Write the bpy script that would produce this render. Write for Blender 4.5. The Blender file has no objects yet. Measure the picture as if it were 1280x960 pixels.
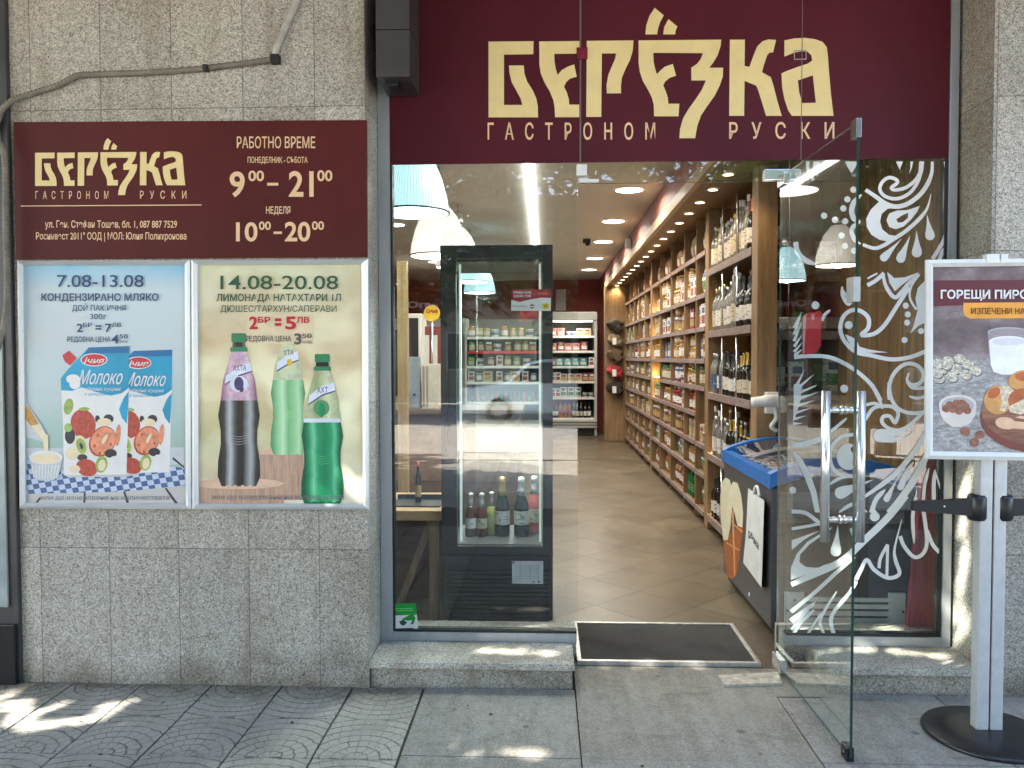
import bpy, bmesh, math, random
from mathutils import Vector, Matrix
from mathutils.geometry import tessellate_polygon
R = math.radians
PI = math.pi
sc = bpy.context.scene
COL = sc.collection
random.seed(7)

# ---------------------------------------------------------------- camera, world, sun, exposure
CAM = Vector((0.0, -3.57, 1.5))
cd = bpy.data.cameras.new('camera'); cam = bpy.data.objects.new('camera', cd); COL.objects.link(cam)
cd.sensor_width = 36.0; cd.lens = 36.0 * 1000 / 1280; cd.clip_start = 0.05; cd.clip_end = 1000
CM = Matrix.Rotation(R(2.35), 3, 'Z') @ Matrix.Rotation(R(90 - 1.89), 3, 'X') @ Matrix.Rotation(R(-0.12), 3, 'Z')
cam.matrix_world = Matrix.Translation(CAM) @ CM.to_4x4()
sc.camera = cam

SUN = Vector((-0.75, -0.55, 1.05)).normalized()
w = bpy.data.worlds.new('World'); sc.world = w; w.use_nodes = True
nt = w.node_tree
sky = nt.nodes.new('ShaderNodeTexSky'); sky.sky_type = 'NISHITA'; sky.sun_disc = False
sky.sun_elevation = math.asin(SUN.z); sky.sun_rotation = math.atan2(SUN.x, SUN.y)
bg = nt.nodes['Background']; bg.inputs[1].default_value = 0.15
nt.links.new(sky.outputs[0], bg.inputs[0])
sl = bpy.data.lights.new('sun', 'SUN'); sl.energy = 4.6; sl.angle = R(0.53); sl.color = (1.0, 0.95, 0.86)
so = bpy.data.objects.new('sun', sl); COL.objects.link(so)
so.rotation_euler = SUN.to_track_quat('Z', 'Y').to_euler()
sc.view_settings.view_transform = 'Standard'; sc.view_settings.look = 'None'
sc.view_settings.exposure = 2.76; sc.view_settings.gamma = 1.0
sc.view_settings.use_curve_mapping = False
sc.cycles.use_denoising = True
sc.cycles.max_bounces = 10; sc.cycles.transparent_max_bounces = 24; sc.cycles.glossy_bounces = 4
sc.cycles.caustics_reflective = False; sc.cycles.caustics_refractive = False
sc.cycles.sample_clamp_indirect = 6.0

# ---------------------------------------------------------------- real points from sight lines on known planes
def ray(px, py):
    d = CM @ Vector(((px - 640) / 1000.0, (480 - py) / 1000.0, -1.0))
    return d
def onY(px, py, y):
    d = ray(px, py); t = (y - CAM.y) / d.y; return CAM + d * t
def onZ(px, py, z):
    d = ray(px, py); t = (z - CAM.z) / d.z; return CAM + d * t
def onX(px, py, x):
    d = ray(px, py); t = (x - CAM.x) / d.x; return CAM + d * t
def planeY(y):                 # map (u, v, off) -> point on the vertical plane y, off towards the street
    return lambda u, v, off=0.0: onY(u, v, y) + Vector((0, -off, 0))

# ---------------------------------------------------------------- materials
MATS = {}
def S(r, g, b):
    f = lambda c: (c / 255 / 12.92) if c / 255 <= 0.04045 else ((c / 255 + 0.055) / 1.055) ** 2.4
    return (f(r), f(g), f(b))
class NT:
    def __init__(s, name):
        s.m = bpy.data.materials.new(name); s.m.use_nodes = True; s.t = s.m.node_tree
        s.b = s.t.nodes['Principled BSDF']; s.out = s.t.nodes['Material Output']
        MATS[name] = s.m
    def n(s, typ, **kw):
        nd = s.t.nodes.new('ShaderNode' + typ)
        for k, v in kw.items():
            if k in nd.inputs: s.set(nd.inputs[k], v)
            else: setattr(nd, k, v)
        return nd
    def set(s, inp, v):
        if isinstance(v, bpy.types.NodeSocket): s.t.links.new(v, inp)
        elif isinstance(v, (tuple, list)) and len(v) == 3 and inp.type == 'RGBA': inp.default_value = (*v, 1)
        else: inp.default_value = v
    def math(s, op, a, b=0.0, c=None):
        nd = s.t.nodes.new('ShaderNodeMath'); nd.operation = op
        s.set(nd.inputs[0], a); s.set(nd.inputs[1], b)
        if c is not None: s.set(nd.inputs[2], c)
        return nd.outputs[0]
    def pos(s):
        return s.n('TexCoord').outputs['Object']
    def geo(s):
        return s.n('NewGeometry').outputs['Position']
    def noise(s, vec, scale, detail=3.0, rough=0.55, out='Fac'):
        nd = s.n('TexNoise'); s.set(nd.inputs['Vector'], vec); nd.inputs['Scale'].default_value = scale
        nd.inputs['Detail'].default_value = detail; nd.inputs['Roughness'].default_value = rough
        return nd.outputs[out]
    def ramp(s, fac, stops, interp='LINEAR'):
        nd = s.n('ValToRGB'); s.set(nd.inputs[0], fac); cr = nd.color_ramp; cr.interpolation = interp
        while len(cr.elements) < len(stops): cr.elements.new(0.5)
        for e, (p, c) in zip(cr.elements, stops):
            e.position = p; e.color = (*c, 1) if len(c) == 3 else c
        return nd.outputs[0]
    def mix(s, fac, a, b, mode='MIX'):
        nd = s.t.nodes.new('ShaderNodeMix'); nd.data_type = 'RGBA'; nd.blend_type = mode
        s.set(nd.inputs[0], fac); s.set(nd.inputs[6], a); s.set(nd.inputs[7], b)
        return nd.outputs[2]
    def mapping(s, vec, scale=(1, 1, 1), rot=(0, 0, 0), loc=(0, 0, 0)):
        nd = s.n('Mapping'); s.set(nd.inputs[0], vec)
        nd.inputs['Scale'].default_value = scale; nd.inputs['Rotation'].default_value = rot; nd.inputs['Location'].default_value = loc
        return nd.outputs[0]
    def bump(s, h, strength=0.3, dist=0.01):
        nd = s.n('Bump'); nd.inputs['Strength'].default_value = strength; nd.inputs['Distance'].default_value = dist
        s.set(nd.inputs['Height'], h); s.t.links.new(nd.outputs[0], s.b.inputs['Normal'])
    def base(s, v): s.set(s.b.inputs['Base Color'], v)
    def rough(s, v): s.set(s.b.inputs['Roughness'], v)

def M(name, rgb, rough=0.5, metal=0.0, var=0.12, scale=12.0, bump=0.0, stretch=(1, 1, 1), spec=None, coat=0.0):
    if name in MATS: return MATS[name]
    n = NT(name)
    v = n.mapping(n.pos(), stretch)
    f = n.noise(v, scale, 4.0)
    dk = tuple(c * (1 - var) for c in rgb); lt = tuple(min(1, c * (1 + var)) for c in rgb)
    n.base(n.ramp(f, [(0.3, dk), (0.7, lt)]))
    n.rough(n.math('ADD', n.math('MULTIPLY', f, 0.15), max(0.02, rough - 0.07)))
    n.b.inputs['Metallic'].default_value = metal
    if spec is not None: n.b.inputs['Specular IOR Level'].default_value = spec
    if coat: n.b.inputs['Coat Weight'].default_value = coat
    if bump: n.bump(n.noise(v, scale * 4, 5.0), bump, 0.004)
    return n.m
def emit(name, rgb, strength, body=None):
    n = NT(name); n.base(body or rgb)
    n.b.inputs['Emission Color'].default_value = (*rgb, 1); n.b.inputs['Emission Strength'].default_value = strength
    return n.m
def wood(name, c1, c2, axis='Z', rough=0.5, scale=1.0):
    n = NT(name)
    st = {'X': (1.2, 14, 14), 'Y': (14, 1.2, 14), 'Z': (14, 14, 1.2)}[axis]
    p = n.geo()
    v = n.mapping(p, tuple(a * scale for a in st))
    a = n.noise(v, 2.2, 6.0, 0.62)
    fine = n.noise(n.mapping(p, tuple(q * 6 * scale for q in st)), 2.5, 3.0)
    big = n.noise(p, 2.3, 2.0)
    f = n.math('ADD', n.math('MULTIPLY', a, 0.7), n.math('ADD', n.math('MULTIPLY', fine, 0.2), n.math('MULTIPLY', big, 0.25)))
    dark = tuple(c * 0.6 for c in c1)
    n.base(n.ramp(f, [(0.36, dark), (0.5, c1), (0.72, c2)]))
    n.rough(n.math('ADD', n.math('MULTIPLY', a, 0.2), rough - 0.1))
    n.bump(a, 0.18, 0.003)
    return n.m
def glass(name, tint, fres=1.7, rough=0.0, glossy=(1, 1, 1)):
    n = NT(name); t = n.t
    tr = n.n('BsdfTransparent'); tr.inputs[0].default_value = (*tint, 1)
    gl = n.n('BsdfGlossy'); gl.inputs['Roughness'].default_value = rough; gl.inputs[0].default_value = (*glossy, 1)
    fr = n.n('Fresnel'); fr.inputs[0].default_value = 1.5
    g = n.n('NewGeometry')
    front = n.math('SUBTRACT', 1.0, g.outputs['Backfacing'])
    fac = n.math('MULTIPLY', n.math('MINIMUM', n.math('MULTIPLY', fr.outputs[0], fres), 1.0), front)
    mx = n.n('MixShader'); t.links.new(fac, mx.inputs[0]); t.links.new(tr.outputs[0], mx.inputs[1]); t.links.new(gl.outputs[0], mx.inputs[2])
    t.links.new(mx.outputs[0], n.out.inputs[0])
    return n.m

# granite cladding with thin tile joints
def granite(name, joints=True, tone=1.0, x0=-0.7, pitch=0.325):
    n = NT(name); p = n.geo()
    def vor(scale):
        nd = n.n('TexVoronoi'); n.set(nd.inputs['Vector'], p); nd.inputs['Scale'].default_value = scale
        return n.n('SeparateColor', Color=nd.outputs['Color']).outputs[0]
    a = vor(230.0); b = vor(520.0); d = vor(120.0)
    f = n.math('ADD', n.math('MULTIPLY', a, 0.46), n.math('ADD', n.math('MULTIPLY', b, 0.34), n.math('MULTIPLY', d, 0.20)))
    k = tone
    c = n.ramp(f, [(0.2, (0.075 * k, 0.070 * k, 0.062 * k)), (0.34, (0.225 * k, 0.209 * k, 0.183 * k)), (0.52, (0.315 * k, 0.296 * k, 0.264 * k)),
                   (0.75, (0.44 * k, 0.424 * k, 0.39 * k)), (0.9, (0.54 * k, 0.523 * k, 0.485 * k))])
    big = n.noise(p, 1.3, 5.0, 0.6)
    c = n.mix(1.0, c, n.ramp(big, [(0.30, (0.66, 0.62, 0.56)), (0.45, (0.88, 0.86, 0.82)), (0.62, (1, 1, 1))]), 'MULTIPLY')
    sep = n.n('SeparateXYZ', Vector=p)
    # dirt close to the pavement
    low = n.math('ADD', n.math('MULTIPLY', sep.outputs[2], 2.2), n.math('MULTIPLY', n.noise(p, 5.0, 4.0), 1.0))
    c = n.mix(1.0, c, n.ramp(low, [(0.35, (0.45, 0.42, 0.37)), (0.9, (1, 1, 1))]), 'MULTIPLY')
    # rusty streaks
    st = n.noise(n.mapping(p, (7, 7, 0.6)), 1.0, 4.0, 0.6)
    c = n.mix(n.ramp(st, [(0.54, (0, 0, 0)), (0.75, (0.5, 0.5, 0.5))]), c, (0.2, 0.15, 0.1))
    if joints:
        tone_tile = n.n('TexWhiteNoise')
        wob = n.math('MULTIPLY', n.math('SUBTRACT', n.noise(p, 40.0, 2.0), 0.5), 0.004)
        u = n.math('DIVIDE', n.math('SUBTRACT', n.math('ADD', sep.outputs[0], wob), x0), pitch)
        v = n.math('DIVIDE', n.math('SUBTRACT', n.math('ADD', sep.outputs[2], wob), 0.63), 0.664)
        du = n.math('MULTIPLY', n.math('ABSOLUTE', n.math('SUBTRACT', n.math('FRACT', n.math('ADD', u, 0.5)), 0.5)), pitch)
        dv = n.math('MULTIPLY', n.math('ABSOLUTE', n.math('SUBTRACT', n.math('FRACT', n.math('ADD', v, 0.5)), 0.5)), 0.664)
        dd = n.math('MINIMUM', du, dv)
        n.set(tone_tile.inputs['Vector'], n.n('CombineXYZ', X=n.math('FLOOR', u), Y=n.math('FLOOR', v)).outputs[0])
        c = n.mix(1.0, c, n.ramp(tone_tile.outputs[0], [(0, (0.80, 0.785, 0.77)), (1, (1.03, 1.02, 1.0))]), 'MULTIPLY')
        line = n.math('LESS_THAN', dd, 0.0021)
        c = n.mix(n.math('MULTIPLY', line, 0.6), c, (0.04, 0.036, 0.03))
        h = n.math('SUBTRACT', n.math('MULTIPLY', f, 0.25), line)
        n.bump(h, 0.35, 0.004)
    else:
        n.bump(f, 0.15, 0.002)
    n.base(c); n.rough(0.72)
    return n.m
MG = granite('granite_cladding', tone=1.5)
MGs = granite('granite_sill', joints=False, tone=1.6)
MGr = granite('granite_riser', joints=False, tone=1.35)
MGp = granite('granite_pier', joints=True, tone=1.4, x0=2.9, pitch=0.95)

def stone(name, c1, c2, speck=0.3):
    n = NT(name); p = n.geo()
    nd = n.n('TexVoronoi'); n.set(nd.inputs['Vector'], p); nd.inputs['Scale'].default_value = 190.0
    sp = n.n('SeparateColor', Color=nd.outputs['Color']).outputs[0]
    big = n.noise(p, 1.7, 6.0, 0.65); mid = n.noise(p, 14.0, 5.0, 0.6)
    f = n.math('ADD', n.math('MULTIPLY', big, 0.6), n.math('ADD', n.math('MULTIPLY', mid, 0.4 - speck * 0.5), n.math('MULTIPLY', sp, speck)))
    c = n.ramp(f, [(0.28, tuple(q * 0.55 for q in c1)), (0.48, c1), (0.72, c2)])
    wear = n.noise(n.mapping(p, (1.2, 3.0, 1.0)), 2.0, 5.0, 0.7)
    c = n.mix(n.ramp(wear, [(0.56, (0, 0, 0)), (0.72, (0.6, 0.6, 0.6))]), c, tuple(q * 0.45 for q in c1))
    gv = n.n('TexVoronoi'); n.set(gv.inputs['Vector'], n.mapping(p, (1, 1, 0))); gv.inputs['Scale'].default_value = 5.5
    gs = n.math('LESS_THAN', n.math('ADD', gv.outputs['Distance'], n.math('MULTIPLY', n.noise(p, 60.0, 2.0), 0.05)), n.math('MULTIPLY', n.n('SeparateColor', Color=gv.outputs['Color']).outputs[1], 0.13))
    c = n.mix(n.math('MULTIPLY', gs, 0.55), c, tuple(q * 0.25 for q in c1))
    streak = n.noise(n.mapping(p, (14, 2.5, 1), (0, 0, 0.5)), 1.0, 5.0, 0.7)
    c = n.mix(1.0, c, n.ramp(streak, [(0.35, (0.80, 0.78, 0.75)), (0.6, (1, 1, 1))]), 'MULTIPLY')
    n.base(c); n.rough(n.math('ADD', n.math('MULTIPLY', big, 0.3), 0.6)); n.bump(f, 0.25, 0.003)
    return n.m
M_SLAB = stone('paving_slab', (0.225, 0.21, 0.18), (0.34, 0.32, 0.285))
M_RAMP = stone('entrance_concrete', (0.205, 0.188, 0.155), (0.31, 0.288, 0.245), 0.3)
M_LIGHTPAVE = stone('outer_paving', (0.56, 0.52, 0.46), (0.72, 0.68, 0.61), 0.12)
M_ROAD = stone('asphalt', (0.045, 0.045, 0.048), (0.07, 0.07, 0.072))
M_DIRT = stone('joint_dirt', (0.03, 0.028, 0.024), (0.06, 0.055, 0.045))

def fan_tiles(name, x0, pitch):
    n = NT(name); p = n.geo(); sep = n.n('SeparateXYZ', Vector=p)
    wob = n.math('MULTIPLY', n.math('SUBTRACT', n.noise(p, 25.0, 3.0), 0.5), 0.02)
    u = n.math('DIVIDE', n.math('SUBTRACT', n.math('ADD', sep.outputs[0], wob), x0), pitch)
    v = n.math('DIVIDE', n.math('ADD', sep.outputs[1], wob), pitch)
    fu = n.math('FRACT', u); fv = n.math('FRACT', v)
    par = n.math('GREATER_THAN', v, -1.0)
    fv = n.math('ABSOLUTE', n.math('SUBTRACT', fv, par))
    cx = n.math('SUBTRACT', fu, 0.5)
    def rings(ax, ay):
        r = n.math('SQRT', n.math('ADD', n.math('MULTIPLY', ax, ax), n.math('MULTIPLY', ay, ay)))
        rr = n.math('MULTIPLY', r, 7.0); k = n.math('FLOOR', rr); fr = n.math('FRACT', rr)
        l1 = n.math('LESS_THAN', n.math('ABSOLUTE', n.math('SUBTRACT', fr, 0.5)), 0.42)
        ang = n.math('ARCTAN2', ay, ax)
        t = n.math('FRACT', n.math('ADD', n.math('MULTIPLY', ang, n.math('ADD', n.math('MULTIPLY', k, 0.9), 1.2)), n.math('MULTIPLY', k, 0.5)))
        wd = n.math('DIVIDE', 0.32, n.math('ADD', k, 1.5))
        l2 = n.math('GREATER_THAN', t, wd)
        return r, n.math('MULTIPLY', l1, l2)
    r1, m1 = rings(cx, fv)
    ex = n.math('SUBTRACT', 0.5, n.math('ABSOLUTE', cx))
    r2, m2 = rings(ex, n.math('SUBTRACT', 1.0, fv))
    sel = n.math('LESS_THAN', r1, 5.0)
    m = n.math('ADD', n.math('MULTIPLY', m1, sel), n.math('MULTIPLY', m2, n.math('SUBTRACT', 1.0, sel)))
    big = n.noise(p, 2.2, 6.0, 0.65); fine = n.noise(p, 120.0, 3.0)
    f = n.math('ADD', n.math('MULTIPLY', big, 0.7), n.math('MULTIPLY', fine, 0.3))
    c = n.ramp(f, [(0.28, (0.17, 0.157, 0.128)), (0.5, (0.38, 0.352, 0.30)), (0.75, (0.52, 0.485, 0.42))])
    keep = n.math('MULTIPLY', n.math('SUBTRACT', 1.0, m), n.ramp(n.noise(p, 9.0, 3.0), [(0.35, (0.2, 0.2, 0.2)), (0.55, (0.7, 0.7, 0.7))]))
    c = n.mix(keep, c, (0.05, 0.046, 0.038))
    dirt = n.math('ADD', n.math('MULTIPLY', sep.outputs[1], -2.2), n.noise(p, 6.0, 5.0, 0.7))
    c = n.mix(1.0, c, n.ramp(dirt, [(0.45, (0.4, 0.38, 0.33)), (0.95, (1, 1, 1))]), 'MULTIPLY')
    n.base(c); n.rough(0.8); n.bump(n.math('ADD', m, n.math('MULTIPLY', fine, 0.2)), 0.5, 0.004)
    return n.m
# ---------------------------------------------------------------- mesh helpers
class MB:
    def __init__(s): s.v = []; s.f = []; s.m = []; s.sm = []; s.lay = 0
    def add(s, vs, fs, mi=0, smooth=False):
        o = len(s.v); s.v += [tuple(v) for v in vs]
        for f in fs: s.f.append([i + o for i in f]); s.m.append(mi); s.sm.append(smooth)
    def box(s, x0, x1, y0, y1, z0, z1, mi=0, M=None, bev=0.0):
        if bev:
            bm = bmesh.new(); bmesh.ops.create_cube(bm, size=1)
            for v in bm.verts:
                v.co = Vector(((x0 + x1) / 2 + v.co.x * (x1 - x0), (y0 + y1) / 2 + v.co.y * (y1 - y0), (z0 + z1) / 2 + v.co.z * (z1 - z0)))
            bmesh.ops.bevel(bm, geom=bm.edges[:], offset=bev, segments=2, profile=0.7, affect='EDGES')
            bm.verts.index_update()
            vs = [v.co.copy() for v in bm.verts]; fs = [[v.index for v in f.verts] for f in bm.faces]; bm.free()
            if M: vs = [M @ v for v in vs]
            s.add(vs, fs, mi); return s
        vs = [Vector((x, y, z)) for x in (x0, x1) for y in (y0, y1) for z in (z0, z1)]
        if M: vs = [M @ v for v in vs]
        s.add(vs, [(0, 1, 3, 2), (4, 6, 7, 5), (0, 4, 5, 1), (2, 3, 7, 6), (0, 2, 6, 4), (1, 5, 7, 3)], mi); return s
    def lathe(s, prof, seg=16, M=None, smooth=True, closed=True):
        # prof: list of (r, z, mat of the band that starts here)
        vs = []
        for r, z, *_ in prof:
            for k in range(seg):
                a = 2 * PI * k / seg; v = Vector((r * math.cos(a), r * math.sin(a), z)); vs.append(M @ v if M else v)
        o = len(s.v); s.v += [tuple(v) for v in vs]
        for i in range(len(prof) - 1):
            mi = prof[i][2] if len(prof[i]) > 2 else 0
            for k in range(seg):
                k2 = (k + 1) % seg
                s.f.append([o + i * seg + k, o + i * seg + k2, o + (i + 1) * seg + k2, o + (i + 1) * seg + k]); s.m.append(mi); s.sm.append(smooth)
        if closed:
            s.f.append([o + k for k in reversed(range(seg))]); s.m.append(prof[0][2] if len(prof[0]) > 2 else 0); s.sm.append(False)
            l = (len(prof) - 1) * seg
            s.f.append([o + l + k for k in range(seg)]); s.m.append(prof[-2][2] if len(prof[-2]) > 2 else 0); s.sm.append(False)
        return s
    def tube(s, pts, r, seg=8, mi=0, smooth=True):
        pts = [Vector(p) for p in pts]; n = len(pts); rs = r if isinstance(r, (list, tuple)) else [r] * n
        vs = []; prev = None
        for i, p in enumerate(pts):
            t = (pts[min(i + 1, n - 1)] - pts[max(i - 1, 0)]).normalized()
            if prev is None:
                a = Vector((0, 0, 1)) if abs(t.z) < 0.9 else Vector((1, 0, 0)); prev = t.cross(a).normalized()
            prev = (prev - t * prev.dot(t)).normalized(); b = t.cross(prev)
            for k in range(seg):
                an = 2 * PI * k / seg; vs.append(p + (prev * math.cos(an) + b * math.sin(an)) * rs[i])
        fs = []
        for i in range(n - 1):
            for k in range(seg):
                k2 = (k + 1) % seg; fs.append((i * seg + k, i * seg + k2, (i + 1) * seg + k2, (i + 1) * seg + k))
        fs.append(tuple(reversed(range(seg)))); fs.append(tuple((n - 1) * seg + k for k in range(seg)))
        s.add(vs, fs, mi, smooth); return s
    def cyl(s, a, b, r, seg=12, mi=0): return s.tube([a, b], r, seg, mi)
    def flat(s, loops, f, mi=0, off=None):      # loops of (u, v); first outer, rest holes
        if loops and not isinstance(loops[0][0], (list, tuple)): loops = [loops]
        if off is None: s.lay += 1; off = 0.00004 * s.lay
        tl = [[Vector((u, v, 0)) for u, v in l] for l in loops]
        tris = tessellate_polygon(tl); al = [p for l in tl for p in l]
        fs = []
        for t in tris:
            a, b, c = (al[i] for i in t)
            if (b - a).cross(c - a).z > 0: t = tuple(reversed(t))   # image v runs down: keep the front to the street
            fs.append(tuple(reversed(t)))
        s.add([f(p.x, p.y, off) for p in al], [tuple(reversed(q)) for q in fs], mi); return s
    def ell(s, cx, cy, rx, ry, f, mi=0, n=24, rot=0.0, off=None):
        c, q = math.cos(rot), math.sin(rot)
        return s.flat([(cx + rx * math.cos(2 * PI * k / n) * c - ry * math.sin(2 * PI * k / n) * q, cy + rx * math.cos(2 * PI * k / n) * q + ry * math.sin(2 * PI * k / n) * c) for k in range(n)], f, mi, off)
    def prism(s, poly, f0, f1, mi=0):           # solid between two maps of the same outline
        n = len(poly); a = [f0(*p) for p in poly]; b = [f1(*p) for p in poly]
        tris = tessellate_polygon([[Vector((p[0], p[1], 0)) for p in poly]])
        s.add(a + b, [tuple(t) for t in tris] + [tuple(n + i for i in reversed(t)) for t in tris] + [(i, (i + 1) % n, n + (i + 1) % n, n + i) for i in range(n)], mi); return s
    def build(s, name, mats, parent=None, loc=None):
        me = bpy.data.meshes.new(name)
        me.from_pydata(s.v, [], s.f)
        for m in (mats if isinstance(mats, (list, tuple)) else [mats]): me.materials.append(m)
        me.polygons.foreach_set('material_index', s.m); me.polygons.foreach_set('use_smooth', s.sm)
        bm = bmesh.new(); bm.from_mesh(me); bmesh.ops.recalc_face_normals(bm, faces=bm.faces); bm.to_mesh(me); bm.free()
        me.update()
        o = bpy.data.objects.new(name, me); COL.objects.link(o)
        if parent is not None:
            o.parent = parent
            o.matrix_parent_inverse = Matrix.Translation(-Vector(parent.location)) if parent.parent is None else Matrix.Identity(4)
        if loc is not None: o.location = loc
        return o
def root_loc(o):
    v = Vector(o.location)
    return v if o.parent is None else root_loc(o.parent)
def tag(o, label=None, cat=None, group=None, kind=None):
    if label: o['label'] = label
    if cat: o['category'] = cat
    if group: o['group'] = group
    if kind: o['kind'] = kind
    return o
def thing(name, label, cat, loc=(0, 0, 0), group=None):
    o = bpy.data.objects.new(name, None); COL.objects.link(o); o.location = loc; o.empty_display_size = 0.1
    return tag(o, label, cat, group)
def copy_tree(o, parent=None, shift=None):
    c = o.copy(); COL.objects.link(c)
    if parent is not None: c.parent = parent; c.matrix_parent_inverse = o.matrix_parent_inverse.copy()
    if shift is not None: c.location = Vector(o.location) + Vector(shift)
    for ch in list(o.children): copy_tree(ch, c)
    return c

def spline(pts, n=6):
    out = []; P = [tuple(map(float, p)) for p in pts]
    if len(P) < 3: return P
    for i in range(len(P) - 1):
        p0 = P[max(i - 1, 0)]; p1 = P[i]; p2 = P[i + 1]; p3 = P[min(i + 2, len(P) - 1)]
        for k in range(n):
            t = k / n
            out.append(tuple(0.5 * ((2 * b) + (c - a) * t + (2 * a - 5 * b + 4 * c - d) * t * t + (3 * b - a - 3 * c + d) * t ** 3) for a, b, c, d in zip(p0, p1, p2, p3)))
    out.append(P[-1]); return out
def stroke(mb, pts, w, f, mi=0, off=None, taper=(1, 1)):
    c = spline(pts, 7); n = len(c); L = []; Rr = []
    for i, p in enumerate(c):
        a = c[max(i - 1, 0)]; b = c[min(i + 1, n - 1)]; dx, dy = b[0] - a[0], b[1] - a[1]; d = math.hypot(dx, dy) or 1
        t = i / (n - 1); k = min(1.0, taper[0] + (1 - taper[0]) * t * 4) * min(1.0, taper[1] + (1 - taper[1]) * (1 - t) * 4)
        hw = w * 0.5 * k
        L.append((p[0] - dy / d * hw, p[1] + dx / d * hw)); Rr.append((p[0] + dy / d * hw, p[1] - dx / d * hw))
    if off is None: mb.lay += 1; off = 0.00004 * mb.lay
    vs = [f(*q, off) for q in L] + [f(*q, off) for q in Rr]
    mb.add(vs, [(i, i + 1, n + i + 1, n + i) for i in range(n - 1)], mi)
def drop(mb, tip, end, r, f, mi=0):
    dx, dy = tip[0] - end[0], tip[1] - end[1]; d = math.hypot(dx, dy); a0 = math.atan2(dy, dx)
    pts = [tip]
    ux, uy = dx / d, dy / d; nx, ny = -uy, ux
    for t, k in ((0.6, 0.28), (0.3, 0.62), (0.1, 0.93)): pts.append((end[0] + dx * t + nx * r * k, end[1] + dy * t + ny * r * k))
    for k in range(1, 12):
        a = a0 + PI / 2 + PI * k / 12; pts.append((end[0] + r * math.cos(a), end[1] + r * math.sin(a)))
    for t, k in ((0.1, 0.93), (0.3, 0.62), (0.6, 0.28)): pts.append((end[0] + dx * t - nx * r * k, end[1] + dy * t - ny * r * k))
    mb.lay += 1; mb.flat(pts, f, mi, 0.00004 * mb.lay)

# lettering
_tc = {}
def text_mesh(s, bold=0.0, sp=1.0, shear=0.0):
    k = (s, bold, sp, shear)
    if k not in _tc:
        c = bpy.data.curves.new('lettering', 'FONT'); c.body = s; c.offset = bold; c.space_character = sp; c.shear = shear; c.resolution_u = 4
        o = bpy.data.objects.new('lettering', c); COL.objects.link(o); bpy.context.view_layer.update()
        me = bpy.data.meshes.new_from_object(o.evaluated_get(bpy.context.evaluated_depsgraph_get()))
        _tc[k] = ([v.co.copy() for v in me.vertices], [list(p.vertices) for p in me.polygons])
        bpy.data.objects.remove(o); bpy.data.curves.remove(c); bpy.data.meshes.remove(me)
    return _tc[k]
def text(mb, s, x0, x1, ytop, ybase, f, mi=0, bold=0.0, sp=1.0, off=None, shear=0.0, dy=0.0):
    vs, fs = text_mesh(s, bold, sp, shear)
    a = min(v.x for v in vs); b = max(v.x for v in vs); cap = 0.728 + bold
    if off is None: mb.lay += 1; off = 0.00004 * mb.lay
    P = []
    for v in vs:
        t = (v.x - a) / (b - a)
        P.append(f(x0 + t * (x1 - x0), ybase + dy * t + (ytop - ybase) * v.y / cap, off))
    mb.add(P, fs, mi)

# ---------------------------------------------------------------- shared materials
M_MAROON = M('maroon_vinyl', (0.082, 0.009, 0.018), 0.5, var=0.2, scale=1.6, spec=.22, stretch=(1, 1, .5), bump=0.03)
M_MAROON2 = M('maroon_panel', (0.082, 0.011, 0.011), 0.55, var=0.2, scale=2, spec=.22, stretch=(1, 1, .5), bump=0.03)
M_GOLD = M('cream_lettering', (0.80, 0.63, 0.30), 0.5, var=0.05)
M_PEACH = M('peach_lettering', (0.80, 0.54, 0.32), 0.5, var=0.04)
M_ALU = M('brushed_aluminium', (0.42, 0.44, 0.46), 0.38, 0.6, var=0.08, scale=30, stretch=(1, 1, 0.1))
M_ALUW = M('silver_snap_frame', (0.66, 0.67, 0.68), 0.3, 0.35, var=0.05, scale=8)
M_STEEL = M('polished_steel', (0.80, 0.79, 0.78), 0.24, 0.85, var=0.04)
M_BLACK = M('black_rubber', (0.012, 0.012, 0.013), 0.55)
M_BLKMET = M('black_painted_metal', (0.009, 0.009, 0.011), 0.36, var=0.15, scale=6)
M_DKGREY = M('dark_grey_metal', (0.045, 0.042, 0.043), 0.42, var=0.2, scale=5, bump=0.05)
M_WHITE = M('white_plastic', (0.75, 0.75, 0.74), 0.4, var=0.04)
M_PAPER = M('white_paper', (0.74, 0.74, 0.72), 0.7, var=0.04)
M_VINYL = M('white_vinyl', (0.84, 0.84, 0.84), 0.6, var=0.05, scale=6)
M_INK = M('grey_ink', (0.10, 0.10, 0.11), 0.7)
M_NAVY = M('navy_ink', S(44, 72, 112), 0.6)
M_DGREEN = M('dark_green_ink', S(44, 84, 56), 0.6)
M_RED = M('red_ink', S(190, 32, 48), 0.6)
M_REDTAG = M('red_card', (0.55, 0.02, 0.03), 0.5, var=0.2)
M_GLASS = glass('window_glass', (0.965, 0.985, 0.975), 2.35)
M_DOORG = glass('door_glass', (0.945, 0.98, 0.962), 1.75)
M_GEDGE = M('green_glass_edge', (0.015, 0.05, 0.04), 0.15)
M_OAK = wood('oak_shelf', (0.215, 0.128, 0.058), (0.33, 0.215, 0.11), 'Z')
M_OAKY = wood('oak_board', (0.19, 0.115, 0.055), (0.29, 0.19, 0.10), 'Y')
M_OAKX = wood('oak_plank', (0.28, 0.155, 0.065), (0.40, 0.245, 0.115), 'X')
M_GREYWOOD = M('grey_price_rail', (0.24, 0.18, 0.17), 0.5, var=0.3, scale=60, stretch=(1, 0.15, 1))
M_DARKWOOD = wood('shelf_back', (0.075, 0.035, 0.02), (0.12, 0.06, 0.03), 'Z')
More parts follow.
